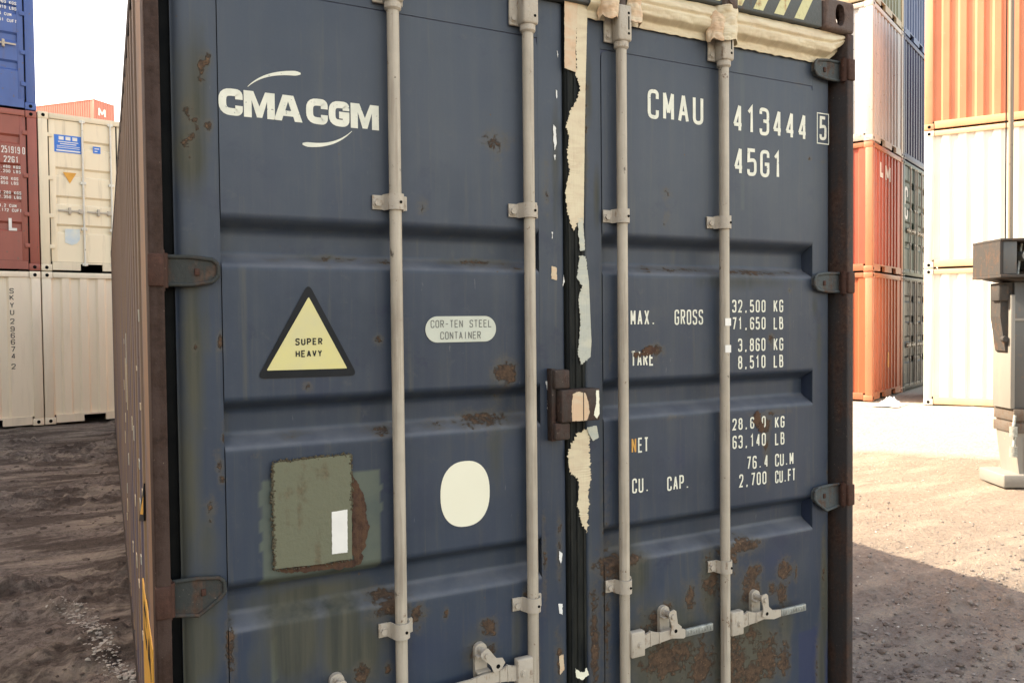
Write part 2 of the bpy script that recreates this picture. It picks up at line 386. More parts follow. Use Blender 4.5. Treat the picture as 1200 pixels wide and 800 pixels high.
def side_wall_mat():
    m, nt, b = mat('side_wall_grime'); T = NT(nt)
    sx = T.n('ShaderNodeSeparateXYZ'); T.l(T.tc.outputs['Object'], sx.inputs[0])
    v = T.mapping(scale=(2, 9, .5)); n1 = T.noise(1, 6, .6, v); n2 = T.noise(4, 8, .65); n3 = T.noise(50, 6, .6)
    c = T.mix(T.ramp(n1, .42, .6), (0.105, 0.090, 0.125), (0.27, 0.18, 0.095))
    c = T.mix(T.ramp(sx.outputs[2], 1.0, 2.6, 0, .8), c, T.mix(T.ramp(n1, .42, .58), (0.235, 0.155, 0.085), (0.10, 0.072, 0.062)))
    f = T.math('ADD', sx.outputs[1], T.math('MULTIPLY', T.ramp(n2, .3, .7, -1, 1), .18))
    c = T.mix(T.ramp(f, .30, .55, .9, 0), c, (0.27, 0.16, 0.085))
    c = T.mix(T.ramp(n3, .6, .75, 0, .5), c, (0.09, 0.05, 0.035))
    T.l(c, b.inputs['Base Color']); b.inputs['Roughness'].default_value = .7
    T.l(T.bump(n3, .3, .004), b.inputs['Normal'])
    return m
M['side'] = side_wall_mat()
def flat_paint(name, c, dirt=(0.12, 0.09, 0.07), amt=.62, rough=.5, var=.85):
    m, nt, b = mat(name); T = NT(nt)
    n1 = T.noise(1.1, 7, .6, T.mapping(scale=(2.5, 2.5, .7))); n2 = T.noise(1, 7, .65, T.mapping(scale=(12, 12, .9))); n3 = T.noise(14, 8, .65)
    k = T.mix(T.ramp(n1, .35, .65), c, tuple(x*var for x in c))
    k = T.mix(T.ramp(n2, .55, .8, 0, .4), k, dirt)
    k = T.mix(T.ramp(n3, amt, amt+.06, 0, .8), k, dirt)
    T.l(k, b.inputs['Base Color']); b.inputs['Roughness'].default_value = rough
    T.l(T.bump(T.noise(5, 3, .5), .25, .01), b.inputs['Normal'])
    return m

# ------------------------------------------------------------------ ground
def ground_z(x, y):
    d = max(0, 1-max(0, abs(x-3)-10)/6)*max(0, 1-max(0, abs(y-5)-10)/6)
    z = 0
    if d > 0:
        left = 1/(1+math.exp((x-1.5)*3))
        p = Vector((x, y, 0))
        z = noise.fractal(p*.5, .8, 2.1, 3)*.03
        ru = noise.fractal(Vector((x*1.1+y*.35, y*2.6, 3)), .7, 2.1, 5)
        clod = noise.fractal(Vector((x*6.5, y*6.5, 9)), .5, 2.1, 3)
        msk = max(0, min(1, (noise.noise(Vector((x*.8, y*.9, 4)))+.12)*4))
        if left > .02:
            cr = noise.noise(Vector((x*19, y*15, 2))); c2 = noise.noise(Vector((x*9+3, y*8, 5)))
            z += left*(abs(ru)*.075*msk + max(0, clod)*.055*msk + (max(0, cr)*.020+max(0, c2-.1)*.035)*msk + cr*.002 - .012*msk)
        rt_ = max(0, min(1, 1-abs(x-4.6)/1.8))*max(0, min(1, (2.4-y)/1.4))
        c3 = noise.noise(Vector((x*17, y*15, 6))) if x > 2.3 else 0; z += (1-left)*(max(0, clod)*.012+abs(ru)*.008+max(0, c3)*.009*rt_)*(1+3.2*rt_)
        z = (z-.02)*d
    return z
def ground():
    def axis(lo, hi, c0, c1, step):
        a = []; x = c0
        while x <= c1+1e-6: a.append(x); x += step
        s_ = step; x = c1
        while x < hi: s_ *= 1.12; x += s_; a.append(x)
        s_ = step; x = c0; pre = []
        while x > lo: s_ *= 1.12; x -= s_; pre.append(x)
        return pre[::-1]+a
    xs = axis(-700, 700, 0.2, 10.5, .033); k = [x for x in xs if x < .2-1e-6]; xs = [x for x in xs if x >= .2-1e-6]
    fine = [-3.2+.022*i for i in range(154)]; x = -3.2; st_ = .03; pre = []
    while x > -700: st_ *= 1.15; x -= st_; pre.append(x)
    xs = pre[::-1]+fine+xs; ys = axis(-700, 700, -1.2, 10.5, .026)
    vs = []; nx = len(xs)
    for y in ys:
        for x in xs:
            z = ground_z(x, y)
            vs.append((x, y, z))
    fs = [(j*nx+i, j*nx+i+1, (j+1)*nx+i+1, (j+1)*nx+i) for j in range(len(ys)-1) for i in range(nx-1)]
    m, nt, b = mat('yard_dirt'); T = NT(nt)
    n1 = T.noise(.35, 6, .6); n2 = T.noise(3, 9, .65); n3 = T.noise(28, 10, .7); n4 = T.noise(90, 6, .7)
    sx = T.n('ShaderNodeSeparateXYZ'); T.l(T.tc.outputs['Object'], sx.inputs[0])
    c = T.mix(T.ramp(n2, .35, .65), (0.180, 0.150, 0.128), (0.270, 0.228, 0.195))
    c = T.mix(T.ramp(n3, .42, .62, 0, .85), c, (0.078, 0.062, 0.053))
    c = T.mix(T.ramp(n4, .62, .70, 0, .6), c, (0.34, 0.30, 0.26))
    st = T.noise(1, 7, .6, T.mapping(scale=(.8, 3.2, 1), rot=(0, 0, R(-24))))
    c = T.mix(T.math('MULTIPLY', T.ramp(st, .50, .60, 0, .75), T.ramp(n3, .35, .6)), c, (0.42, 0.36, 0.28))
    c = T.mix(T.math('MULTIPLY', T.ramp(sx.outputs[0], 3.0, 5.2), .45), c, (0.36, 0.29, 0.215))
    rg = T.math('SUBTRACT', T.math('ADD', T.math('MULTIPLY', sx.outputs[0], .80), T.math('MULTIPLY', sx.outputs[1], .60)), T.math('MULTIPLY', n1, 1.2))
    c = T.mix(T.ramp(rg, 9.0, 9.35, 0, .9), c, T.mix(T.ramp(n3, .4, .65), (0.44, 0.41, 0.36), (0.33, 0.30, 0.25)))
    cl = T.math('MULTIPLY', T.ramp(sx.outputs[0], 1.5, 3.5), T.ramp(sx.outputs[1], 3.0, .6))
    c = T.mix(T.math('MULTIPLY', cl, T.ramp(n4, .45, .6, 0, .75)), c, (0.20, 0.185, 0.175))
    wet = T.noise(1, 9, .68, T.mapping(scale=(1.1, 2.8, 1), rot=(0, 0, R(12)), loc=(3, 2, 0)))
    wl = T.math('MULTIPLY', T.ramp(wet, .475, .56, 0, .92), T.ramp(sx.outputs[0], 2.0, .5))
    c = T.mix(wl, c, T.mix(T.ramp(n3, .35, .6), (0.040, 0.031, 0.026), (0.100, 0.078, 0.064)))   # damp churned mud
    T.l(c, b.inputs['Base Color']); b.inputs['Roughness'].default_value = .95; b.inputs['Specular IOR Level'].default_value = .2
    T.l(T.bump(T.math('ADD', T.math('MULTIPLY', n2, .5), T.math('ADD', T.math('MULTIPLY', n3, .6), T.math('MULTIPLY', n4, .2))), 1.0, .05), b.inputs['Normal'])
    mb = MB(); mb.add(vs, fs, True); o = mb.build('ground', m); o['kind'] = 'structure'
    return m
ground()
def gravel(name, label, n, region, smin, smax, m, seed):
    rnd = random.Random(seed); mb = MB()
    for _ in range(n):
        x, y = region(rnd); s_ = smin*(smax/smin)**(rnd.random()**2.2); gz_ = ground_z(x, y)
        bm = bmesh.new(); bmesh.ops.create_icosphere(bm, subdivisions=1, radius=s_)
        for v in bm.verts: v.co *= 1+rnd.uniform(-.35, .3)
        a = rnd.uniform(0, 6.28); fl = rnd.uniform(.45, .8); ca, sa = math.cos(a), math.sin(a)
        for v in bm.verts: v.co = Vector((x+(v.co.x*ca-v.co.y*sa)*1.2, y+(v.co.x*sa+v.co.y*ca)*.85, gz_+s_*.12+v.co.z*fl))
        mb.addbm(bm)
    o = mb.build(name, m); tag(o, label, 'gravel', kind='stuff'); return o
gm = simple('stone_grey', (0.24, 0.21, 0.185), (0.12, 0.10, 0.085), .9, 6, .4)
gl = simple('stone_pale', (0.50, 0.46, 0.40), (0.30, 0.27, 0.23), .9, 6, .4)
gd = simple('mud_clod', (0.085, 0.066, 0.055), (0.14, 0.11, 0.09), .95, 8, .6)
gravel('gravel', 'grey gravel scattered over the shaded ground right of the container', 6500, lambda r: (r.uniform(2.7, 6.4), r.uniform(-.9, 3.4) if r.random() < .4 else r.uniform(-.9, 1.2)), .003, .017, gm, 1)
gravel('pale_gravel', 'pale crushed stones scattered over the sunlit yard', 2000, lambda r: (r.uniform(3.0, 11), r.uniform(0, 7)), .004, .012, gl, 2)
def streakreg(r):
    t = r.random(); a, b = (-0.340, 3.390), (0.040, 1.900); q = r.gauss(0, .035)+.03*math.sin(t*7); return (a[0]+(b[0]-a[0])*t+q, a[1]+(b[1]-a[1])*t+r.gauss(0, .05))
gravel('stone_streak', 'narrow streak of white stones in the mud left of the container', 900, streakreg, .003, .013, gl, 3)
gravel('mud_clods', 'dark mud clods churned up left of the container', 1500, lambda r: (r.uniform(-3.4, -.05), r.choice([r.gauss(6.3, .7), r.gauss(2.6, .8), r.gauss(9.0, .9)])), .006, .026, gd, 4)

gravel('dark_clods', 'dark damp clods and stones at the foot of the right corner post', 900, lambda r: (2.75+abs(r.gauss(0, .8)), r.gauss(.1, .55)), .005, .024, gd, 6)

# ------------------------------------------------------------------ the near container
W_, L_, H_ = 2.438, 12.192, 2.896
YP, YF = 0.0570, 0.0600          # outer face of the pressed panels, of the door frames
BANDS = [(1.992, 1.863), (1.518, 1.389), (1.040, 0.913)]
K = empty('shipping_container', (0, 0, 0))
tag(K, 'dark blue weathered high container with pale locking bars, nearest of all', 'shipping container')
RUST = [
 ((0.9650, 2.2530),.040,.030,.55),((0.7220, 2.0430),.018,.022,.45),((0.9770, 1.5570),.034,.036,.85),((0.5850, 1.6630),.012,.013,.6),((0.3850, 1.5430),.012,.014,.5),((0.4420, 1.8910),.03,.010,.55),
 ((0.4960, 1.8900),.04,.008,.5),((0.3130, 1.8830),.03,.008,.35),((0.6050, 1.8860),.05,.009,.5),((0.8960, 1.8930),.11,.011,.55),((1.0100, 1.8750),.04,.010,.4),((0.9320, 1.4170),.10,.022,.62),((0.7660, 1.4130),.04,.014,.45),((0.5980, 1.4080),.05,.013,.55),((0.3490, 1.4100),.03,.01,.45),((0.2490, 1.3680),.02,.01,.3),
 ((0.6110, 0.9020),.060,.030,.80),((0.6040, 0.9330),.06,.02,.6),((0.6880, 0.8730),.026,.026,.75),((0.7780, 0.8520),.009,.020,.55),((0.9190, 0.7930),.025,.030,.88),((0.8950, 0.7110),.038,.034,.88),((1.0520, 0.8620),.018,.028,.7),((1.0800, 0.6900),.012,.20,.45),((0.5260, 0.7330),.026,.028,.75),((0.6010, 0.7320),.012,.018,.55),
 ((0.1760, 0.8820),.012,.08,.7),((0.1540, 1.3740),.010,.02,.5),((0.1350, 1.2510),.014,.022,.6),((0.1600, 1.3510),.010,.016,.6),((0.1630, 1.3180),.008,.018,.6),((0.1700, 1.4390),.008,.03,.4),((0.1660, 1.6650),.008,.03,.5),
 ((0.1340, 2.3700),.012,.024,.65),((0.1490, 2.3870),.008,.014,.5),((0.1110, 2.1860),.012,.014,.75),((0.0960, 2.1620),.010,.012,.75),((0.1480, 2.2180),.010,.012,.7),((0.1180, 2.2300),.008,.008,.6),((0.0980, 2.2490),.014,.030,.5),((0.1210, 2.2090),.006,.008,.5),((0.1020, 2.1320),.006,.008,.5),((0.1070, 1.6580),.007,.010,.6),
 ((1.5420, 1.6120),.034,.020,.80),((1.4850, 1.6020),.03,.012,.6),((2.0420, 1.3240),.022,.032,.98),((2.0420, 1.2390),.010,.04,.55),((2.0500, 1.2700),.012,.06,.45),((2.0720, 1.6360),.014,.018,.6),((1.8280, 1.6430),.01,.012,.4),((1.5950, 2.1350),.020,.018,.5),((1.5940, 2.0570),.016,.04,.32),((2.1660, 1.8170),.010,.010,.5),
 ((1.6660, 1.8860),.16,.010,.5),((1.9770, 1.8800),.16,.011,.6),((2.1880, 1.8810),.05,.010,.5),((1.5220, 1.8780),.04,.009,.5),((2.2150, 2.5870),.025,.006,.6),((2.2680, 2.3110),.012,.01,.4),((2.0590, 1.3670),.10,.010,.35),((1.6270, 1.3820),.05,.010,.35),((1.3660, 1.5890),.006,.05,.3),
 ((1.3840, 0.9070),.075,.034,.80),((1.4460, 0.9180),.05,.02,.8),((1.9290, 0.8930),.075,.030,.80),((1.8610, 0.8570),.06,.06,.6),((1.7940, 0.7910),.06,.10,.55),((2.0070, 0.9010),.02,.01,.5),
 ((1.9820, 0.7860),.036,.036,.85),((1.9660, 0.7320),.044,.070,.75),((2.1350, 0.7750),.034,.040,.88),((2.1220, 0.6930),.026,.060,.72),((2.1960, 0.7650),.010,.040,.6),((2.0740, 0.7140),.02,.03,.55),((1.5970, 0.7280),.026,.026,.7),((1.5430, 0.7030),.050,.036,.72),((1.4790, 0.7490),.014,.014,.5),((1.6900, 0.7540),.026,.050,.62),((1.6600, 0.8120),.01,.014,.5),((2.0780, 0.4260),.02,.03,.5),
 ((1.5850, 0.5590),.105,.09,.74),((1.5210, 0.6600),.06,.05,.6),((1.7340, 0.4830),.06,.11,.74),((1.8910, 0.4810),.075,.11,.70),((1.9730, 0.5580),.06,.05,.6),((2.0440, 0.4650),.07,.09,.78),((2.1340, 0.4460),.03,.09,.62),((1.6590, 0.5740),.04,.05,.7),((1.9730, 0.4170),.06,.06,.8),
 ((1.3430, 0.8070),.016,.35,.55),((1.2990, 0.7020),.018,.16,.72),((1.2800, 2.3260),.010,.20,.42),((1.3570, 0.9450),.04,.04,.5),((2.0580, 1.1280),.010,.04,.3),((1.1670, 1.0000),.010,.10,.45),((1.1630, 0.6460),.014,.08,.6),((1.1320, 2.1260),.010,.10,.35),((1.1130, 0.9540),.010,.14,.5),
 ((2.3440, 2.3050),.02,.008,.3),((2.3450, 0.7690),.010,.16,.45),((2.3680, 1.0970),.008,.06,.4),((2.3090, 0.4110),.012,.10,.4),
]
OLIVE = [
 ((0.1000, 1.6280),.026,.26,.75),((0.0860, 1.3260),.030,.30,.65),((0.0690, 1.1970),.024,.40,.6),((0.1300, 1.7140),.02,.1,.4),((0.1120, 2.2500),.045,.20,.62),((0.1020, 2.1430),.040,.10,.8),((0.1430, 2.3710),.025,.05,.4),((0.0980, 0.8870),.050,.10,.9),((0.0730, 0.8480),.030,.14,.95),((0.1160, 1.0160),.05,.10,.6),((0.1190, 1.1470),.04,.10,.5),
 ((0.3400, 0.8730),.075,.12,.95),((0.4670, 0.8490),.060,.14,.95),((0.5390, 0.7980),.050,.12,.7),((0.3990, 0.9670),.16,.03,.75),((0.2860, 1.0090),.03,.03,.5),((0.2390, 0.8130),.03,.05,.4),
 ((1.2640, 2.2430),.018,.16,.75),((1.2910, 2.4350),.015,.12,.5),((1.3170, 2.1120),.012,.10,.6),((1.1660, 2.2080),.014,.20,.45),((2.3220, 1.6240),.016,.12,.45),((2.3500, 0.6350),.024,.24,.85),((2.3320, 0.3730),.024,.2,.8),((2.2990, 1.7540),.02,.04,.4),
 ((0.9390, 1.4990),.020,.07,.35),((0.9450, 1.3170),.030,.10,.42),((0.8670, 0.7330),.05,.09,.4),((1.9360, 1.8460),.25,.03,.45),((2.0580, 1.1910),.02,.12,.4),((1.0040, 1.3910),.05,.05,.3),((1.5850, 0.5590),.16,.18,.95),((1.9320, 0.5040),.16,.20,.98),((2.1430, 0.5740),.05,.10,.55),((1.4450, 0.8750),.08,.10,.7),((1.7740, 0.7640),.04,.12,.75),((1.6650, 1.6380),.06,.04,.2),((1.0120, 0.7570),.02,.10,.45),((0.6470, 0.7770),.025,.10,.3),((0.4370, 1.8960),.18,.012,.35),((0.8960, 1.8930),.2,.012,.4),((1.3290, 1.1730),.012,.5,.35),((1.9760, 1.6620),.06,.05,.3),
]
PATCH = [(0.258, 0.586, 1.014, 1.299, 1.0), (0.276, 0.292, 0.55, 0.88, .9), (0.300, 0.30, .9, .91, .5), (1.925, 1.945, 2.10, 2.70, .30)]
DARK = [(2.21, 2.375, .05, .535, .85), (.02, .10, 0, 0, 0)]
DARKE = [((2.0870, 0.8230),.060,.035,.45),((1.5680, 0.6450),.03,.10,.3),((1.1030, 0.8480),.02,.1,.3),((0.8960, 0.7920),.10,.05,.25),((0.7180, 0.7630),.10,.06,.3),((1.9350, 1.3870),.09,.05,.15),((0.0800, 1.0430),.03,.06,.4),((1.6440, 1.2430),.03,.04,.35),((0.1040, 0.9190),.012,.05,.6)]
def paint(o):
    me = o.data; a = me.attributes.new('stain', 'FLOAT_COLOR', 'POINT'); out = []
    def ev(L, x, z):
        s_ = 0
        for e in L:
            dx = (x-e[0][0])/e[1]; dz = (z-e[0][1])/e[2]; q = dx*dx+dz*dz
            if q < 5: s_ = max(s_, e[3]*math.exp(-q*.8))
            if z < e[0][1] and abs(dx) < 1.6 and L is RUST and e[3] > .5:     # run-off below
                t = (e[0][1]-z)/(e[2]*5)
                if t < 1: s_ = max(s_, .46*e[3]*(1-t)*math.exp(-dx*dx*1.5))
        return s_
    for v in me.vertices:
        x, z = v.co.x, v.co.z
        p = 0
        for b in PATCH:
            j = noise.noise(Vector((x*30, z*30, 1)))*.004
            if b[0]+j < x < b[1]+j and b[2]+j < z < b[3]+j: p = b[4]
        d = ev(DARKE, x, z)
        for b in DARK:
            if b[0] < x < b[1] and b[2] < z < b[3]+.01*math.sin(x*30): d = b[4]
        out += [ev(RUST, x, z), ev(OLIVE, x, z), p, d]
    a.data.foreach_set('color', out)
def profile(z):
    y = 0
    for zt, zb in BANDS:
        if zb < z < zt:
            s_ = .036; t = min((zt-z)/s_, (z-zb)/s_, 1.0)
            t = t*t*(3-2*t)*.55+t*.45
            y = .055*t
    return y
def leaf(x0, x1, px0, px1, tz=2.70, RL=.012):
    """door leaf: corrugated panel px0..px1 inside stiles and rails"""
    # panel with rounded top corners, 3 mm proud of the frame, back face closed by the body behind
    zs = []; z = .26
    while z < 2.580: zs.append(z); z += .0085
    zs.append(2.5785); nx = 110
    vs = []
    for z in zs:
        ins = 0; rc = .022
        if z > 2.5785-rc: ins = rc-math.sqrt(max(0, rc*rc-(z-(2.5785-rc))**2))
        for i in range(nx+1):
            x = px0+.0020+ins+(px1-px0-.004-2*ins)*i/nx
            e = min(x-px0, px1-x); 
            dent = .0006*noise.noise(Vector((x*3.3, z*3.3, 5)))+.0002*noise.noise(Vector((x*11, z*11, 5)))
            vs.append((x, YP+profile(z)+dent, z))
    n = nx+1
    fs = [(j*n+i, j*n+i+1, (j+1)*n+i+1, (j+1)*n+i) for j in range(len(zs)-1) for i in range(nx)]
    mb = MB(); mb.add(vs, fs, True)
    # thin lip round the edge
    loop = [j*n for j in range(len(zs))]+[(len(zs)-1)*n+i for i in range(1, n)]+[j*n+nx for j in range(len(zs)-2, -1, -1)]
    base = len(mb.v); lp = [mb.v[i] for i in loop]
    mb.add([(p[0], p[1], p[2]) for p in lp]+[(p[0], p[1]+.004, p[2]) for p in lp], [(i, i+1, len(lp)+i+1, len(lp)+i) for i in range(len(lp)-1)])
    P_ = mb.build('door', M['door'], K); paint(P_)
    def grid(x_0, x_1, z_0, z_1, name, round_l=False, round_r=False):
        ax = max(3, int((x_1-x_0)/(.0035 if x_1-x_0 < .2 else .012))); az = max(3, int((z_1-z_0)/.012)); vv = []
        for j in range(az+1):
            for i in range(ax+1):
                x = x_0+(x_1-x_0)*i/ax; zz = z_0+(z_1-z_0)*j/az; y = YF+.0005*noise.noise(Vector((x*6, zz*2.5, 2)))
                if round_l and x < x_0+RL: y += min(.013, (RL-math.sqrt(max(0, RL**2-(x_0+RL-x)**2)))*(.012/RL)**.4)
                if round_r and x > x_1-.012: y += .012-math.sqrt(max(0, .012**2-(x-x_1+.012)**2))
                vv.append((x, y, zz))
        q = ax+1; b_ = MB()
        b_.add(vv, [(j*q+i, j*q+i+1, (j+1)*q+i+1, (j+1)*q+i) for j in range(az) for i in range(ax)], True)
        # sides going back
        b_.box(x_0, x_1, YF+.013, YF+.060, z_0, z_1)
        for xx, s_ in ((x_0, 1), (x_1, -1)):
            yy = [v[1] for v in vv if abs(v[0]-xx) < 1e-6]; zzs = [z_0+(z_1-z_0)*j/az for j in range(az+1)]
            q1 = [(xx, y_, z_) for y_, z_ in zip(yy, zzs)]+[(xx, YF+.0135, z_) for z_ in zzs]; k = len(zzs)
            b_.add(q1, [((i, i+1, k+i+1, k+i) if s_ < 0 else (i, k+i, k+i+1, i+1)) for i in range(k-1)], True)
        b_.add([(x_0, YF, z_0), (x_1, YF, z_0), (x_1, YF+.0135, z_0), (x_0, YF+.0135, z_0)], [(3, 2, 1, 0)])
        b_.add([(x_0, YF, z_1), (x_1, YF, z_1), (x_1, YF+.0135, z_1), (x_0, YF+.0135, z_1)], [(0, 1, 2, 3)])
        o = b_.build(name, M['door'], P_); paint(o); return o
    grid(x0, px0, .13, tz, 'door_frame', round_l=True); grid(px1, x1, .13, tz, 'door_frame', round_r=True)
    grid(px0+.0008, px1-.0008, 2.5835, tz, 'door_frame'); grid(px0+.0008, px1-.0008, .13, .259, 'door_frame')
    # groove shadow backing behind the panel edge
    bk = MB(); bk.box(px0-.004, px1+.004, YF+.0605, YF+.064, .135, 2.695); bk.build('door_backing', M['rubber'], P_)
    bk = MB(); bk.box(px0+.0002, px1-.0002, .0625, .066, 2.5495, 2.5832); bk.build('door_backing', M['door'], P_)
    return P_
doorL = leaf(.063, 1.197, .171, 1.104, RL=.034)
doorR = leaf(1.268, 2.376, 1.335, 2.286)

# posts, rails, roof, far end, side walls
mb = MB(); mb.box(0, .034, 0, .155, .118, 2.778, .004); mb.box(.0335, .060, .118, .155, .118, 2.778); mb.build('corner_post', M['post'], K)
mb = MB(); mb.box(W_-.034, W_, 0, .155, .118, 2.778, .005); mb.box(W_-.060, W_-.0335, .118, .155, .118, 2.778); mb.build('corner_post', M['post_dark'], K)
for x0 in (0, W_-.06):
    mb = MB(); mb.box(x0, x0+.06, L_-.1, L_-.002, .118, 2.778, .004); mb.build('corner_post', M['post_dark'], K)
# gaskets
for (a, b_, y_) in ((.0605, .078, .066), (2.370, 2.378, .066)):
    mb = MB(); mb.box(a-.026 if a < 1 else a, b_-.002 if a < 1 else b_+.026, .090, .117, .13, 2.70, .006); mb.build('door_gasket', M['rubber'], K)
mb = MB(); mb.box(1.1985, 1.2655, .052, .10, .13, 2.70, .006)
for xx in (1.208, 1.232, 1.256): mb.box(xx-.0045, xx+.0045, .0475, .053, .14, 2.69, .002)
mb.build('door_gasket', M['gasket'], K)
# header beam
mb = MB(); mb.box(.165, 2.274, .004, .12, 2.782, 2.890, .005); mb.box(.165, 2.274, .028, .12, 2.705, 2.7815, .004); HD = mb.build('door_header', M['header'], K)
mb = MB(); mb.box(.165, 2.274, .004, .12, .03, .125, .005); mb.build('door_sill', M['post_dark'], K)
# hazard stripes painted on the header
sm = rusty('faded_stripe_paint', (0.62, 0.60, 0.34), (0.20, 0.08, 0.03), .40, 18)
mb = MB()
for i in range(16):
    x = .20+i*.0985+.455; 
    if x > 2.20: break
    polymesh(mb, [[(x, 2.792), (x+.046, 2.792), (x+.098, 2.882), (x+.052, 2.882)]], .0032)
mb.build('hazard_stripes', sm, HD)
# castings with hand holes
def casting(x0, y0, z0, sx, sy, front=True):
    bm = bmesh.new(); bmesh.ops.create_cube(bm, size=1)
    w_, d_, h_ = .162, .178, .118
    for v in bm.verts: v.co = Vector(((v.co.x+.5)*w_, (v.co.y+.5)*d_, (v.co.z+.5)*h_))
    bmesh.ops.bevel(bm, geom=list(bm.edges), offset=.014, segments=4, affect='EDGES', profile=.5)
    me = bpy.data.meshes.new('c'); bm.to_mesh(me); bm.free(); a = bpy.data.objects.new('c', me); COL.objects.link(a)
    cut = []
    def cutter(mbx):
        m_ = bpy.data.meshes.new('k'); m_.from_pydata(mbx.v, [], mbx.f); o_ = bpy.data.objects.new('k', m_); COL.objects.link(o_); cut.append(o_)
        md = a.modifiers.new('b', 'BOOLEAN'); md.object = o_; md.operation = 'DIFFERENCE'; md.solver = 'EXACT'
    c = MB(); c.box(.028, w_-.028, .026, d_-.028, .026, h_-.026); cutter(c)
    c = MB(); c.prism(ellipse(w_*.5, h_*.5, .024, .040, 24, 2.4), -.01, .05); cutter(c)
    c = MB(); pts = ellipse(d_*.5, h_*.5, .030, .030, 24); n = len(pts)
    c.add([(w_-.05, p[0], p[1]) for p in pts]+[(w_+.01, p[0], p[1]) for p in pts], [tuple(range(n))[::-1], tuple(range(n, 2*n))]+[(i, (i+1)%n, n+(i+1)%n, n+i) for i in range(n)]); cutter(c)
    dg = bpy.context.evaluated_depsgraph_get(); dg.update(); m2 = bpy.data.meshes.new_from_object(a.evaluated_get(dg)); m2.name = 'corner_casting'
    for o_ in cut: bpy.data.objects.remove(o_)
    bpy.data.objects.remove(a)
    for p in m2.polygons: p.use_smooth = False
    m2.materials.clear(); m2.materials.append(M['casting']); return m2
cm = casting(0, 0, 0, 1, 1)
for (x, y, z, fx, fy) in ((W_+.003, -.003, H_-.118, 1, 1), (-.003, -.003, H_-.118, -1, 1), (W_+.003, -.003, 0, 1, 1), (-.003, -.003, 0, -1, 1), (W_+.003, L_, H_-.118, 1, -1), (-.003, L_, H_-.118, -1, -1), (W_+.003, L_, 0, 1, -1), (-.003, L_, 0, -1, -1)):
    o = bpy.data.objects.new('corner_casting', cm); link(o, K); o.scale = (fx, fy, 1)
    o.location = (x-.162*fx, y, z)
def corr_path(y0, y1, pitch=.278, depth=.036, flat0=0.0, base=0.0):
    pts = [(y0, 0)]; y = y0+flat0; top, sl, bot = .104, .034, .106
    k = pitch/(top+2*sl+bot); top *= k; sl *= k; bot *= k
    if flat0: pts.append((y, 0))
    while y+pitch < y1-.02:
        pts += [(y+sl, depth), (y+sl+bot, depth), (y+2*sl+bot, 0), (y+pitch, 0)]; y += pitch
    pts.append((y1, 0)); return pts
for side in (0, 1):
    pts = corr_path(.156, L_-.10, flat0=.36 if side == 0 else .1); mb = MB(); n = len(pts)
    X = lambda d: (.002+d) if side == 0 else (W_-.006-d)
    zz = [.16+i*(2.80-.16)/10 for i in range(11)]
    vs = [(X(p[1]), p[0], z) for z in zz for p in pts]
    fs = [((j*n+i+1, j*n+i, (j+1)*n+i, (j+1)*n+i+1) if side == 0 else (j*n+i, j*n+i+1, (j+1)*n+i+1, (j+1)*n+i)) for j in range(10) for i in range(n-1)]
    mb.add(vs, fs); mb.build('side_wall', M['side'], K)
    xa, xb = (0, .06) if side == 0 else (W_-.06, W_)
    mb = MB(); mb.box(xa, xb, .18, L_-.18, .03, .1595, .004); mb.build('bottom_rail', M['post_dark'], K)
    mb = MB(); mb.box(xa, xb, .18, L_-.18, 2.8005, 2.885, .004); mb.build('top_rail', M['post_dark'], K)
mb = MB(); mb.box(.03, W_-.03, .06, L_-.05, 2.86, 2.872); mb.build('roof_panel', M['post_dark'], K)
mb = MB(); mb.box(.06, W_-.06, L_-.06, L_-.04, .03, 2.86); mb.build('front_wall', M['side'], K)
mb = MB(); mb.box(.062, W_-.062, .2, L_-.07, .14, .158); mb.build('floor_panel', M['post_dark'], K)

# ---- hinges
def hinge(x, z, right=False, tilt=0):
    s_ = -1 if right else 1
    bl = MB()   # blade with raised rim
    X = lambda v: x+s_*v
    z0, z1 = z-.036, z+.036
    poly = [(X(.026), z-.033+tilt*.25), (X(.10), z-.033+tilt*.5), (X(.148), z-.025), (X(.162), z-.010), (X(.162), z+.018), (X(.150), z+.030), (X(.10), z+.036), (X(.026), z+.036)]
    bl.prism(poly, .040, .0585)
    for a, b_ in zip(poly[:-1], poly[1:]): bl.tube((a[0], .039, a[1]), (b_[0], .039, b_[1]), .0055, 8)
    o = bl.build('hinge', M['hinge_r' if right else 'hinge'], K)
    kn = MB(); kn.box(X(-.002), X(.034), -.006, .020, z-.040, z+.040, .004); kn.tube((X(.030), .018, z-.042), (X(.030), .018, z+.042), .014, 16)
    kn.build('hinge_knuckle', M['hinge_rust'], o)
    pin = MB(); pin.tube((X(.030), .018, z-.050), (X(.030), .018, z+.050), .007, 12); pin.build('hinge_pin', M['hinge_rust'], o)
    pin = MB(); pin.box(X(.118), X(.106), .0355, .041, z-.010, z+.008, .002); pin.build('hinge_rivet', M['hinge_rust'], o)
for z, t in ((2.645, 0), (1.846, 0), (1.038, -.05), (.21, 0)):
    hinge(0.0, z, tilt=t); hinge(W_, z, True, t)
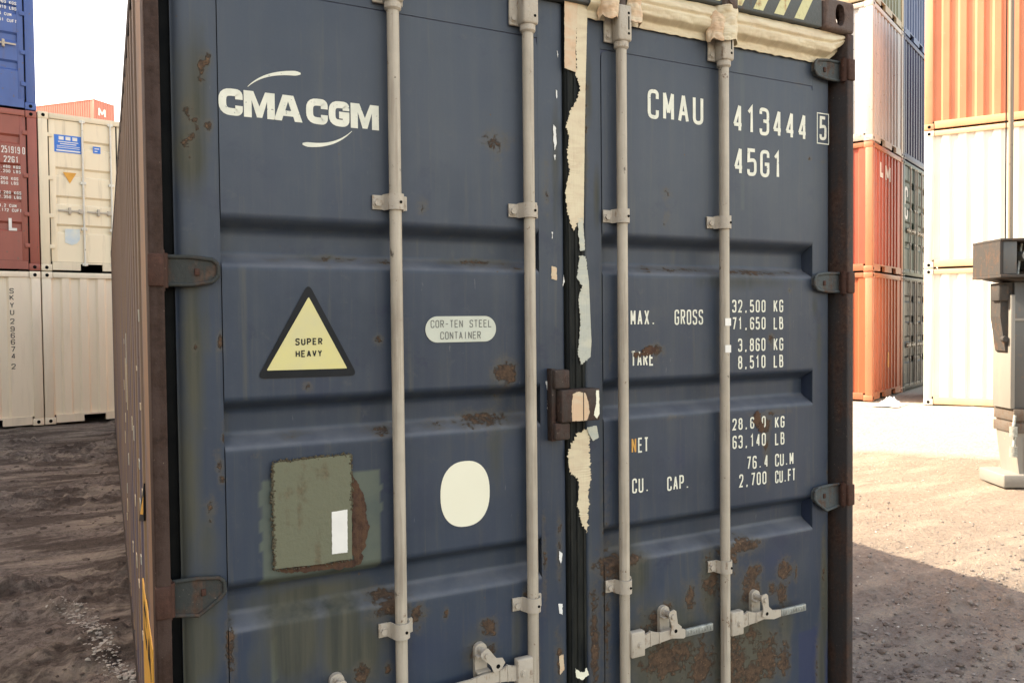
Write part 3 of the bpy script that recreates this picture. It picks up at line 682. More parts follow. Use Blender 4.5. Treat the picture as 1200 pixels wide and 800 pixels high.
# hinge side plates seen on the post
# ---- locking bars
BX = [.631, 1.055, 1.396, 1.825]
BY = .030; BR = .0172
def strap(x, z, parent, name='bar_bracket', h=.044):
    mb = MB(); th = .004; r = BR+.003; N = 24
    prof = [(-.058, YP-.001), (-.036, YP-.001)]
    prof = [(-.060, .0535), (-.034, .0535), (-.026, .048)]
    for i in range(N+1):
        a = math.pi*(1-i/N); prof.append((r*math.cos(a), BY-r*math.sin(a)*.98))
    prof += [(.024, .050), (.040, .0535)]
    inner = []; n = len(prof)
    for i in range(n):
        a = prof[max(0, i-1)]; b_ = prof[min(n-1, i+1)]; d = Vector((b_[0]-a[0], b_[1]-a[1])).normalized(); inner.append((prof[i][0]+d.y*th, prof[i][1]-d.x*th))
    def hh(u):   # flange shorter than the loop
        return (h/2-.003) if abs(u) > .03 else h/2
    vs = []
    for P_ in (inner, prof):
        for s_ in (-1, 1):
            vs += [(x+p[0], p[1], z+s_*hh(p[0])) for p in P_]
    fs = []
    for i in range(n-1):
        fs += [(i, i+1, n+i+1, n+i), (2*n+i, 3*n+i, 3*n+i+1, 2*n+i+1), (i, 2*n+i, 2*n+i+1, i+1), (n+i, n+i+1, 3*n+i+1, 3*n+i)]
    fs += [(0, n, 3*n, 2*n), (n-1, 3*n-1, 4*n-1, 2*n-1)]
    mb.add(vs, fs); mb.box(x-.060, x-.033, .0495, .0565, z-h/2+.002, z+h/2-.002, .0015); mb.box(x+.026, x+.040, .0495, .0565, z-h/2+.006, z+h/2-.001, .0015)
    mb.hexbolt(x-.046, .0495, z-.003, .0095, .010)
    o = mb.build(name, M['bracket'], parent)
    hb = MB(); hb.tube((x+.008, BY-r-th-.0006, z-.002), (x+.008, BY-r+.001, z-.002), .0042, 12); hb.build('bolt_hole', M['hole'], o)
    return o
for i, x in enumerate(BX):
    mb = MB(); mb.tube((x, BY, .16), (x, BY, 2.70), BR, 28)
    bar = mb.build('locking_bar', M['bar'], K)
    strap(x, 2.048, bar); strap(x, .846, bar)
    # top guide with collar
    zc = [2.592, 2.597, 2.597, 2.597][i]; mb = MB()
    mb.tube((x, BY, zc-.012), (x, BY, zc+.004), BR+.0065, 28); mb.tube((x, BY, zc-.018), (x, BY, zc-.012), BR+.001, 28, False, BR+.0065)
    mb.box(x-.052, x+.0365, .0475, .0565, zc+.006, zc+.115, .003)
    mb.box(x-.026, x+.0255, .004, .048, zc+.004, zc+.118, .007); mb.hexbolt(x-.040, .0475, zc+.026, .0085, .007)
    g_ = mb.build('bar_guide', M['bracket'], bar)
    hb = MB(); hb.tube((x+.012, .0035, zc+.028), (x+.012, .006, zc+.028), .0045, 12); hb.tube((x+.012, .0035, zc+.092), (x+.012, .006, zc+.092), .0045, 12)
    if i > 1: hb.box(x+.0095, x+.0145, .0034, .006, zc+.04, zc+.082, .0005)
    hb.build('bolt_hole', M['hole'], g_)
def handle(x, z, d, kx, length, plate_tilt=0, zk=0):
    """locking handle: hub on the bar, lever, keeper"""
    hub = MB(); hub.box(x+d*.012, x+d*.066, .008, .034, z-.042, z+.042, .004); hub.hexbolt(x+d*.046, .008, z-.002, .008, .006); 
    hb = hub.build('handle_hub', M['bracket'], K)
    lv = MB()
    seq = [(.055, z-.004, .020, .022), (.095, z+.006, .020, .024), (.125, z+.006, .012, .017), (kx, z+.012, .006, .015), (kx+.05, z+.004, .006, .016), (length*.66, z+.002, .010, .012)]
    def seg(a, b_):
        (xa, za, ya, ha), (xb, zb, yb, hb_) = a, b_; t = .0035
        vs = []
        for (xx, zz, yy, h_) in (a, b_):
            vs += [(x+d*xx, yy-t, zz-h_), (x+d*xx, yy+t, zz-h_), (x+d*xx, yy+t, zz+h_), (x+d*xx, yy-t, zz+h_)]
        fs = [(0,1,2,3)[::-1], (4,5,6,7), (0,1,5,4)[::-1], (1,2,6,5)[::-1], (2,3,7,6)[::-1], (3,0,4,7)[::-1]]
        if d < 0: fs = [f[::-1] for f in fs]
        lv.add(vs, fs)
    for a, b_ in zip(seq[:-1], seq[1:]): seg(a, b_)
    for q in (seq[1], seq[2]): lv.box(x+d*(q[0]-.002), x+d*(q[0]+.002), q[2]-.006, q[2]+.006, q[1]-q[3]-.0015, q[1]+q[3]+.0015, .001)
    lever = lv.build('door_handle', M['bracket'], K)
    gp = MB(); a = seq[-1]; gp.box(x+d*a[0], x+d*length, a[2]-.006, a[2]+.006, a[1]-.013, a[1]+.013, .003)
    grip = gp.build('handle_grip', M['steel'], lever)
    nb = MB()
    for j in range(9):
        u = a[0]+.012+(length-a[0]-.024)*j/8; nb.box(x+d*(u-.002), x+d*(u+.002), a[2]-.0078, a[2]-.005, a[1]-.006, a[1]+.006, .0006)
    nb.build('grip_embossing', M['steel'], lever)
    kp = MB(); kz = z+zk
    kp.prism(rrect(x+d*kx, kz+.0, .040, .118, .0195, 8), .042, .0565)
    kp.box(x+d*kx-.022, x+d*kx+.022, .020, .043, kz-.024, kz-.018, .001); kp.box(x+d*kx-.022, x+d*kx+.022, .020, .043, kz+.024, kz+.030, .001)
    kp.hexbolt(x+d*kx, .042, kz+.040, .009, .009); kp.hexbolt(x+d*kx, .042, kz-.042, .009, .009)
    keeper = kp.build('handle_keeper', M['bracket'], K)
    fl = MB(); ca, sa = math.cos(R(plate_tilt)), math.sin(R(plate_tilt))
    cx, cz = x+d*kx, kz+.038
    base = [(-.016, .012), (-.010, .020), (.010, .020), (.016, .012), (.013, -.030), (.026, -.046), (.022, -.062), (.0, -.068), (-.022, -.056), (-.013, -.030)]
    fl.prism([(cx+(p[0]*ca-p[1]*sa), cz+(p[0]*sa+p[1]*ca)) for p in base], -.004, .0005)
    fl.tube((cx, .042, cz), (cx, -.010, cz), .0095, 16)
    q = (cx-(-.052)*sa, cz+(-.052)*ca); fl_o = fl.build('handle_catch', M['bracket'], keeper)
    hh = MB(); hh.tube((q[0], -.0045, q[1]), (q[0], -.002, q[1]), .0065, 14); hh.build('bolt_hole', M['hole'], fl_o)
handle(BX[2], .652, 1, .172, .352, 12, .035)
handle(BX[3], .642, 1, .155, .368, 10, .030)
handle(BX[1], .650, -1, .172, .50, 42, .045)
handle(BX[0], .600, -1, .182, .46, 8, .095)

# ---- lock box and cam lugs at the door joint
mb = MB(); mb.box(1.146, 1.286, .000, .0465, 1.400, 1.500, .004); mb.box(1.222, 1.226, -.0015, .01, 1.402, 1.498, .0008); LB = mb.build('lock_box', M['lock'], K)
mb = MB(); mb.box(1.130, 1.184, .012, .0465, 1.503, 1.562, .006); mb.box(1.130, 1.184, .012, .0465, 1.344, 1.397, .006); mb.box(1.128, 1.143, .03, .0595, 1.34, 1.565, .002); mb.build('lock_lug', M['lock'], LB)
mb = MB(); mb.prism(ragged([(1.182, 1.402), (1.236, 1.402), (1.246, 1.425), (1.243, 1.452), (1.232, 1.488), (1.205, 1.494), (1.186, 1.486), (1.180, 1.45)], .002, .003, 1), -.0012, -.0003); mb.build('tape_patch', M['tape_o'], LB)
mb = MB(); mb.prism(ragged([(1.262, 1.416), (1.274, 1.404), (1.283, 1.42), (1.281, 1.494), (1.272, 1.494), (1.270, 1.45)], .0015, .003, 2), -.0012, -.0003); mb.build('tape_patch', M['sticker'], LB)

# ---- masking tape along the joint
def tape(pts, m, y, seed, amp=.004, t=.0008, name='masking_tape', st=9, f=90):
    b_ = MB(); b_.prism(ragged(pts, amp, .0025, seed, f, st), y-t, y)
    def lift(v):
        n_ = noise.noise(Vector((v[0]*45, v[2]*14, seed)))+.2*noise.noise(Vector((v[0]*90, v[2]*40, seed)))
        return (v[0], v[1]-abs(n_)*.0022*(.25 if v[0] > st else 1), v[2])
    b_.v = [lift(v) for v in b_.v]; return b_.build(name, m, K)
yT = .0465
tape([(1.1940, 2.7090),(1.2430, 2.7180),(1.2400, 2.6640),(1.2330, 2.5570),(1.2350, 2.4910),(1.1920, 2.4980)], M['tape_o'], yT-.0012, 3, .001)
tape([(1.2370, 2.7160),(1.2780, 2.7240),(1.2780, 2.6700),(1.2700, 2.4550),(1.2640, 2.2410),(1.2590, 2.0200),(1.2400, 2.0300),(1.2240, 1.9970),(1.2090, 2.0180),(1.2000, 2.0490),(1.1940, 2.0890),(1.1940, 2.1290),(1.2100, 2.1830),(1.2010, 2.2350),(1.2080, 2.2890),(1.1960, 2.3200),(1.2120, 2.3690),(1.2370, 2.4040),(1.2500, 2.4400),(1.2440, 2.4660),(1.2350, 2.4830)], M['tape'], yT, 4, .006, st=1.2535, f=210)
tape([(1.2370, 2.0350),(1.2560, 2.0360),(1.2620, 1.9390),(1.2460, 1.9330),(1.2400, 1.9840)], M['tape_w'], yT, 5, .003)
tape([(1.2420, 1.9170),(1.2650, 1.9180),(1.2770, 1.8370),(1.2850, 1.6460),(1.2810, 1.5970),(1.2460, 1.5740),(1.2330, 1.6070),(1.2440, 1.7010),(1.2380, 1.7820),(1.2510, 1.8230),(1.2320, 1.8500)], M['tape_w'], yT, 6, .0045, st=1.272, f=230)
tape([(1.2280, 1.3550),(1.2730, 1.3680),(1.2780, 1.2090),(1.2680, 1.1680),(1.2710, 1.1270),(1.2630, 1.0340),(1.2410, 1.0700),(1.2290, 1.1320),(1.2360, 1.1850),(1.2300, 1.2130),(1.2010, 1.2350),(1.1920, 1.2710),(1.1990, 1.3110)], M['tape'], yT, 7, .0075, st=1.278, f=190)
tape([(1.2630, 1.3740),(1.2990, 1.3770),(1.3080, 1.3380),(1.2850, 1.3290),(1.2690, 1.3520)], M['tape_w'], yT-.004, 8, .002)
tape([(1.2140, 0.6080),(1.2330, 0.5900),(1.2530, 0.5880),(1.2560, 0.5990),(1.2660, 0.5750),(1.2430, 0.5630),(1.2170, 0.5770)], M['sticker'], yT, 9, .003)
for k, q in enumerate(([(1.1480, 1.8840),(1.1660, 1.8790),(1.1660, 1.8410),(1.1470, 1.8440)], [(1.1580, 2.3240),(1.1670, 2.3140),(1.1700, 2.2620),(1.1630, 2.2450),(1.1580, 2.2740)], [(1.1600, 2.2290),(1.1660, 2.2300),(1.1630, 2.2130)],
        [(1.1220, 1.5240),(1.1470, 1.5340),(1.1370, 1.4350),(1.1280, 1.4410),(1.1310, 1.4890)], [(1.1660, 0.9870),(1.1790, 0.9770),(1.1720, 0.9450),(1.1660, 0.9590)], [(1.1620, 0.8180),(1.1770, 0.8160),(1.1770, 0.7800),(1.1650, 0.7880)], [(1.1630, 0.6510),(1.1790, 0.6540),(1.1820, 0.6040),(1.1660, 0.5910)],
        [(1.1730, 2.5530),(1.1770, 2.5530),(1.1770, 2.5320)], [(1.1680, 2.4330),(1.1730, 2.4290),(1.1710, 2.4050)], [(1.0470, 0.7150),(1.0350, 0.6990),(1.0230, 0.6960),(1.0200, 0.7050)], [(1.1490, 1.9900),(1.1530, 1.9900),(1.1510, 1.9690)], [(1.1910, 1.8580),(1.1940, 1.8360),(1.1870, 1.8200)])):
    tape(q, M['tape_o'] if k in (0, 6) else M['label_white'], YF-.0008, 20+k, .002, name='paint_chip' if k else 'masking_tape')
# wrinkled tape over the header seal
def crumple(fn, nu, nv, name, m, amp=.004, seed=0, parent=None, fr=30):
    vs = []
    for j in range(nv+1):
        for i in range(nu+1):
            p = Vector(fn(i/nu, j/nv)); q = Vector((p.x*fr*.35, p.y*fr, p.z*fr+seed*3))
            d = (abs(noise.noise(q))+.35*abs(noise.noise(q*2.3))+.22*abs(noise.noise(Vector((q.x*3, q.y*4, q.z*7)))))*amp
            rg = noise.noise(Vector((p.x*40, seed, 0)))*.004*(1 if j in (0,) else .3)
            vs.append((p.x, p.y-d, p.z+rg))
    n = nu+1; b_ = MB(); b_.add(vs, [(j*n+i, j*n+i+1, (j+1)*n+i+1, (j+1)*n+i) for j in range(nv) for i in range(nu)], True)
    o = b_.build(name, m, parent or K); md = o.modifiers.new('t', 'SOLIDIFY'); md.thickness = .0012; md.offset = 0; return o
def seal(x0, x1, zb, zt):
    def f(u, v):
        x = x0+(x1-x0)*u; z = zb+(zt-zb)*v
        prof = [(0, .0535), (.22, .051), (.34, .024), (.55, .016), (.62, .0225), (.7, .014), (.85, .017), (1.0, .0265)]
        for a, b_ in zip(prof[:-1], prof[1:]):
            if a[0] <= v <= b_[0]: y = a[1]+(b_[1]-a[1])*(v-a[0])/(b_[0]-a[0])
        if x > 2.34: z = z+(x-2.34)*.9*(1-v); y -= .0
        return (x, y, z)
    return f
TP = crumple(seal(1.275, 1.372, 2.668, 2.778), 40, 34, 'masking_tape', M['tape'], .007, 1)
crumple(seal(1.422, 1.80, 2.669, 2.779), 150, 40, 'masking_tape', M['tape'], .007, 2)
crumple(seal(1.852, 2.404, 2.668, 2.779), 200, 40, 'masking_tape', M['tape'], .007, 5)
def wrap(x, z0, z1, r, seed, m=M['tape_o'], a0=-100, a1=100):
    def f(u, v):
        a = R(a0+(a1-a0)*u); z = z0+(z1-z0)*v; rr = r*(1+.18*noise.noise(Vector((u*4, v*3, seed))))
        return (x+rr*math.sin(a), BY+.005-rr*math.cos(a)*.95, z-.012*abs(math.sin(u*5+seed)))
    return f
def lumps(fn, seed, m, nm='masking_tape'): return crumple(fn, 70, 50, nm, m, .013, seed, None, 22)
lumps(wrap(1.825, 2.672, 2.79, .046, 3), 3, M['tape']); lumps(wrap(1.79, 2.668, 2.76, .036, 4, a0=-100, a1=20), 4, M['tape_o'])
lumps(wrap(1.437, 2.672, 2.78, .030, 6, a0=-60, a1=100), 6, M['tape_o']); lumps(wrap(1.345, 2.672, 2.77, .036, 8, a0=-100, a1=40), 8, M['tape_o'])
lumps(wrap(1.068, 2.712, 2.76, .040, 9, a0=10, a1=100), 9, M['tape'])
# bar ends above the header seal
for i, x in enumerate(BX):
    mb = MB(); mb.tube((x, BY, 2.7), (x, BY, 2.80), .016, 16); mb.box(x-.03, x+.03, -.012, .03, 2.770, 2.815, .008); mb.hexbolt(x-.01, -.012, 2.79, .010, .01); mb.build('cam_keeper', M['casting'], K)

# ---- lettering and stickers
def marking(name, parent, m, items, label=None):
    b_ = MB()
    for it in items: text(b_, *it)
    o = b_.build(name, m, parent)
    if label: o['label'] = label
    return o
marking('owner_code', doorR, M['white'], [('CMAU', 1.519, 2.381, .0635, .046, .0975, .0125)])
marking('serial_number', doorR, M['white'], [('413444', 1.889, 2.374, .0632, .047, .099, .0125)])
marking('size_code', doorR, M['white'], [('45G1', 1.893, 2.224, .0625, .045, .098, .0125)])
yC = YF-.001
bx = MB(); text(bx, '5', 2.322, 2.386, .05, .037, .090, .0115, yC)
for (a, b_, c, d) in ((2.308, 2.372, 2.371, 2.375), (2.308, 2.372, 2.484, 2.488), (2.308, 2.312, 2.3752, 2.4838), (2.368, 2.372, 2.3752, 2.4838)): polymesh(bx, [[(a, c), (b_, c), (b_, d), (a, d)]], yC-.0003)
bx.build('check_digit', M['white'], doorR)
T0, TW, TH, TT = .0279, .0195, .0500, .0058
marking('weight_text', doorR, M['white'], [
 ('MAX.', 1.445, 1.696, T0, TW, .051, TT), ('GROSS', 1.627, 1.695, .0262, TW, .052, TT), ('TARE', 1.446, 1.560, .0245, .0185, .051, TT),
 ('32,500', 1.884, 1.736, T0, TW, .045, TT), ('KG', 2.083, 1.736, T0, TW, .046, TT), ('71,650', 1.884, 1.674, T0, TW, .045, TT), ('LB', 2.083, 1.673, T0, TW, .046, TT),
 ('3,860', 1.911, 1.596, T0, TW, .047, TT), ('KG', 2.083, 1.595, T0, TW, .047, TT), ('8,510', 1.911, 1.534, T0, TW, .047, TT), ('LB', 2.083, 1.533, T0, TW, .047, TT),
 ('28,640', 1.884, 1.3165, T0, TW, .042, TT), ('KG', 2.089, 1.310, T0, TW, .043, TT), ('63,140', 1.884, 1.250, T0, TW, .047, TT), ('LB', 2.089, 1.247, T0, TW, .046, TT),
 ('76.4', 1.951, 1.170, T0, TW, .047, TT), ('CU.M', 2.089, 1.168, .0245, TW, .047, TT), ('2,700', 1.915, 1.109, T0, TW, .047, TT), ('CU.FT', 2.089, 1.106, .0215, .0175, .047, TT),
 ('ET', 1.472, 1.272, .0245, .0185, .050, TT), ('CU.', 1.447, 1.138, .0262, TW, .050, TT), ('CAP.', 1.592, 1.131, .0262, TW, .049, TT)])
marking('weight_text', doorR, simple('rust_stained_letter', (0.62, 0.36, 0.08), (0.5, 0.2, 0.05), .6), [('N', 1.446, 1.273, .0245, .0185, .050, TT)], 'rust stained letter N')
for k, (cx, cz, a_, b2) in enumerate(((1.523, 1.612, .030, .013), (1.485, 1.598, .030, .007), (2.003, 1.352, .018, .026), (2.018, 1.318, .012, .018))):
    q = MB(); q.prism(ragged(ellipse(cx, cz, a_, b2, 26), .010, .002, 60+k, 120), YP-.0022, YP-.0014); q.build('rust_spot', M['rust'], doorR)
# small yard labels on bar
for z in (1.690, 1.597):
    mb = MB(); mb.box(1.812, 1.838, .0118, .0123, z, z+.026); mb.build('bar_label', M['label_white'], K)
# CMA CGM
lg = MB(); zb, hh = 2.248, .068
def put(poly_loops, x, w_): polymesh(lg, [[(x+p[0]*w_, zb+p[1]*hh) for p in l] for l in poly_loops], YP-.0012)
Mp = [[(0,0),(0,1),(.31,1),(.5,.44),(.69,1),(1,1),(1,0),(.75,0),(.75,.66),(.585,0.02),(.415,0.02),(.25,.66),(.25,0)]]
Ap = [[(0,0),(.31,1),(.69,1),(1,0),(.73,0),(.675,.19),(.325,.19),(.27,0)], [(.395,.40),(.605,.40),(.5,.76)]]
put(Mp, .2345, .078); put(Ap, .3100, .074); put(Mp, .5150, .080)
for x, st, w_ in ((.173, [(1,.66),(1,1,1),(0,1,1),(0,0,1),(1,0,1),(1,.34)], .059), (.394, [(1,.66),(1,1,1),(0,1,1),(0,0,1),(1,0,1),(1,.34)], .058), (.4545, [(1,.70),(1,1,1),(0,1,1),(0,0,1),(1,0,1),(1,.44),(.50,.44)], .057)):
    th = .0185; P_, cl = round_path(st, w_-th, hh-th); P_ = [p+Vector((x+th/2, zb+th/2)) for p in P_]; L2, R2 = ribbon(P_, cl, th); n = len(P_)
    lg.add([(p.x, YP-.0012, p.y) for p in L2]+[(p.x, YP-.0012, p.y) for p in R2], [(i, n+i, n+i+1, i+1) for i in range(n-1)])
def swoosh(P_, th):
    Q = []
    for i in range(25):
        t = i/24; a, b_, c, d = [Vector(p) for p in P_]; Q.append((1-t)**3*a+3*t*(1-t)**2*b_+3*t*t*(1-t)*c+t**3*d)
    tl = [th*min(1, .10+1.0*(i/24))*(1 if i < 23 else (.8 if i == 23 else .35)) for i in range(25)]
    L2, R2 = ribbon(Q, False, tl); lg.add([(p.x, YP-.0012, p.y) for p in L2]+[(p.x, YP-.0012, p.y) for p in R2], [(i, 25+i, 26+i, i+1) for i in range(24)])
swoosh([(0.2450, 2.3260),(0.2780, 2.3610),(0.3210, 2.3740),(0.3810, 2.3770)], .0125); swoosh([(0.5180, 2.2390),(0.4840, 2.2040),(0.4420, 2.1880),(0.3830, 2.1920)], .0125)
lg.build('company_logo', M['white'], doorL)
# warning triangle
def rtri(P_, r, y0, y1, m, name, par):
    out = []
    c = [Vector(p) for p in P_]
    for i in range(3):
        a, b_, d = c[i-1], c[i], c[(i+1)%3]; p1 = b_+(a-b_).normalized()*r; p2 = b_+(d-b_).normalized()*r
        for k in range(7): t = k/6; out.append(tuple((1-t)**2*p1+2*t*(1-t)*b_+t*t*p2))
    q = MB(); q.prism(out, y0, y1); return q.build(name, m, par)
SG = rtri([(.254, 1.570), (.523, 1.568), (.392, 1.822)], .022, YP-.0026, YP-.0016, M['black'], 'warning_sign', doorL)
rtri([(.279, 1.591), (.494, 1.589), (.392, 1.785)], .004, YP-.0036, YP-.0027, M['yellow'], 'yellow_triangle', SG)
marking('warning_text', SG, M['black'], [('SUPER', .3545, 1.6555, .0152, .0115, .0185, .0034, YP-.0040), ('HEAVY', .3545, 1.6235, .0148, .0115, .0185, .0034, YP-.0040)])
q = MB(); q.prism(rrect(.8375, 1.692, .226, .076, .0375, 10), YP-.0026, YP-.0016); PL = q.build('steel_grade_plate', M['pill'], doorL)
marking('plate_text', PL, M['pilltext'], [('COR-TEN', .7405, 1.6965, .0150, .0115, .0225, .0026, YP-.0028), ('STEEL', .8635, 1.6965, .0152, .0115, .0225, .0026, YP-.0028), ('CONTAINER', .7700, 1.6625, .0148, .0115, .0225, .0026, YP-.0028)])
q = MB(); q.prism(ellipse(.8445, 1.204, .0795, .0975, 48, 2.35), YP-.0016, YP-.0006); q.build('oval_sticker', M['sticker'], doorL)
# document plate
q = MB(); q.prism(ragged([(.290, 1.067), (.392, 1.063), (.497, 1.064), (.498, 1.20), (.499, 1.352), (.40, 1.351), (.290, 1.347), (.288, 1.2)], .0015, .006, 4, 40), YP-.012, YP-.0035)
BXP = q.build('document_plate', M['box_lid'], doorL)
q = MB()
rnd = random.Random(5)
def weld(a, b_, r0, n):
    for i in range(n):
        t = (i+rnd.random())/n; x = a[0]+(b_[0]-a[0])*t+rnd.gauss(0, .0022); z = a[1]+(b_[1]-a[1])*t+rnd.gauss(0, .0022); r = r0*rnd.uniform(.5, 1.3)
        bm = bmesh.new(); bmesh.ops.create_icosphere(bm, subdivisions=1, radius=r)
        for v in bm.verts: v.co = Vector((x+v.co.x*rnd.uniform(.8, 1.7), YP-.0105+v.co.y*.8, z+v.co.z*rnd.uniform(.8, 1.7)))
        q.addbm(bm, True)
weld((.289, 1.07), (.288, 1.348), .0032, 120); weld((.288, 1.350), (.499, 1.354), .0026, 80); weld((.499, 1.352), (.498, 1.19), .0030, 55); weld((.292, 1.063), (.497, 1.060), .0018, 60)
q.build('rust_crust', M['weld'], BXP)
q = MB(); q.prism(ragged([(.498, 1.040), (.528, 1.044), (.538, 1.10), (.548, 1.14), (.541, 1.19), (.538, 1.235), (.522, 1.262), (.510, 1.28), (.5005, 1.30), (.5005, 1.06)], .006, .004, 6, 60), YP-.0035, YP+.003)
q.prism(ragged([(.30, 1.062), (.50, 1.060), (.52, 1.043), (.47, 1.038), (.39, 1.042), (.31, 1.050)], .005, .004, 8, 60), YP-.0034, YP+.003); q.build('rust_crust', M['rust'], BXP)
q = MB(); q.prism(ragged([(.4415, 1.085), (.4845, 1.084), (.4855, 1.202), (.4425, 1.200)], .0012, .004, 3, 120), YP-.0130, YP-.0122); q.build('paper_label', M['label_white'], BXP)

# ---- marks on the left side wall
def side_poly(pts, m, name, y=None):
    b_ = MB(); n = len(pts); b_.add([(-.0005, p[0], p[1]) for p in pts]+[(.004, p[0], p[1]) for p in pts], [tuple(range(n)), tuple(range(n, 2*n))[::-1]]+[(i, (i+1)%n, n+(i+1)%n, n+i) for i in range(n)]); return b_.build(name, m, K)
ob = simple('orange_yellow_print', (0.75, 0.42, 0.06), (0.70, 0.38, 0.05), .5)
side_poly([(1.138, 0.988), (0.673, 1.092), (0.603, 1.224)], M['black'], 'side_warning_sign')
b_ = MB(); b_.add([(-.001, *p) for p in ((0.980, 1.048), (0.684, 1.109), (0.646, 1.179))], [(0, 1, 2)]); b_.build('side_warning_face', ob, K)
side_poly([(.25, .30), (.93, .30), (.93, .835), (.25, .835)], ob, 'height_marker')
tm = MB(); text(tm, 'CA', 0, .69, .27, .21, .115, .030, to3=lambda a, c, d: (-.0010-d, .82-a, c)); text(tm, '.-', .1, .56, .2, .15, .10, .03, to3=lambda a, c, d: (-.0010-d, .80-a, c)); text(tm, '9', .1, .42, .2, .20, .11, .03, to3=lambda a, c, d: (-.0010-d, .80-a, c)); tm.build('side_marking', M['black'], K)
rnd = random.Random(11)
for k in range(26):
    y = .516+.278*rnd.choice(range(0, 12))+.174+rnd.uniform(0, .06); z = rnd.uniform(.45, 1.75) if k > 4 else rnd.uniform(.9, 1.5); h = rnd.uniform(.015, .07) if k > 2 else .25
    side_poly(ragged([(y, z), (y+rnd.uniform(.02, .05), z), (y+.05, z+h), (y, z+h)], .005, .01, k), M['tape' if k % 3 else 'tape_w'], 'paint_chip')

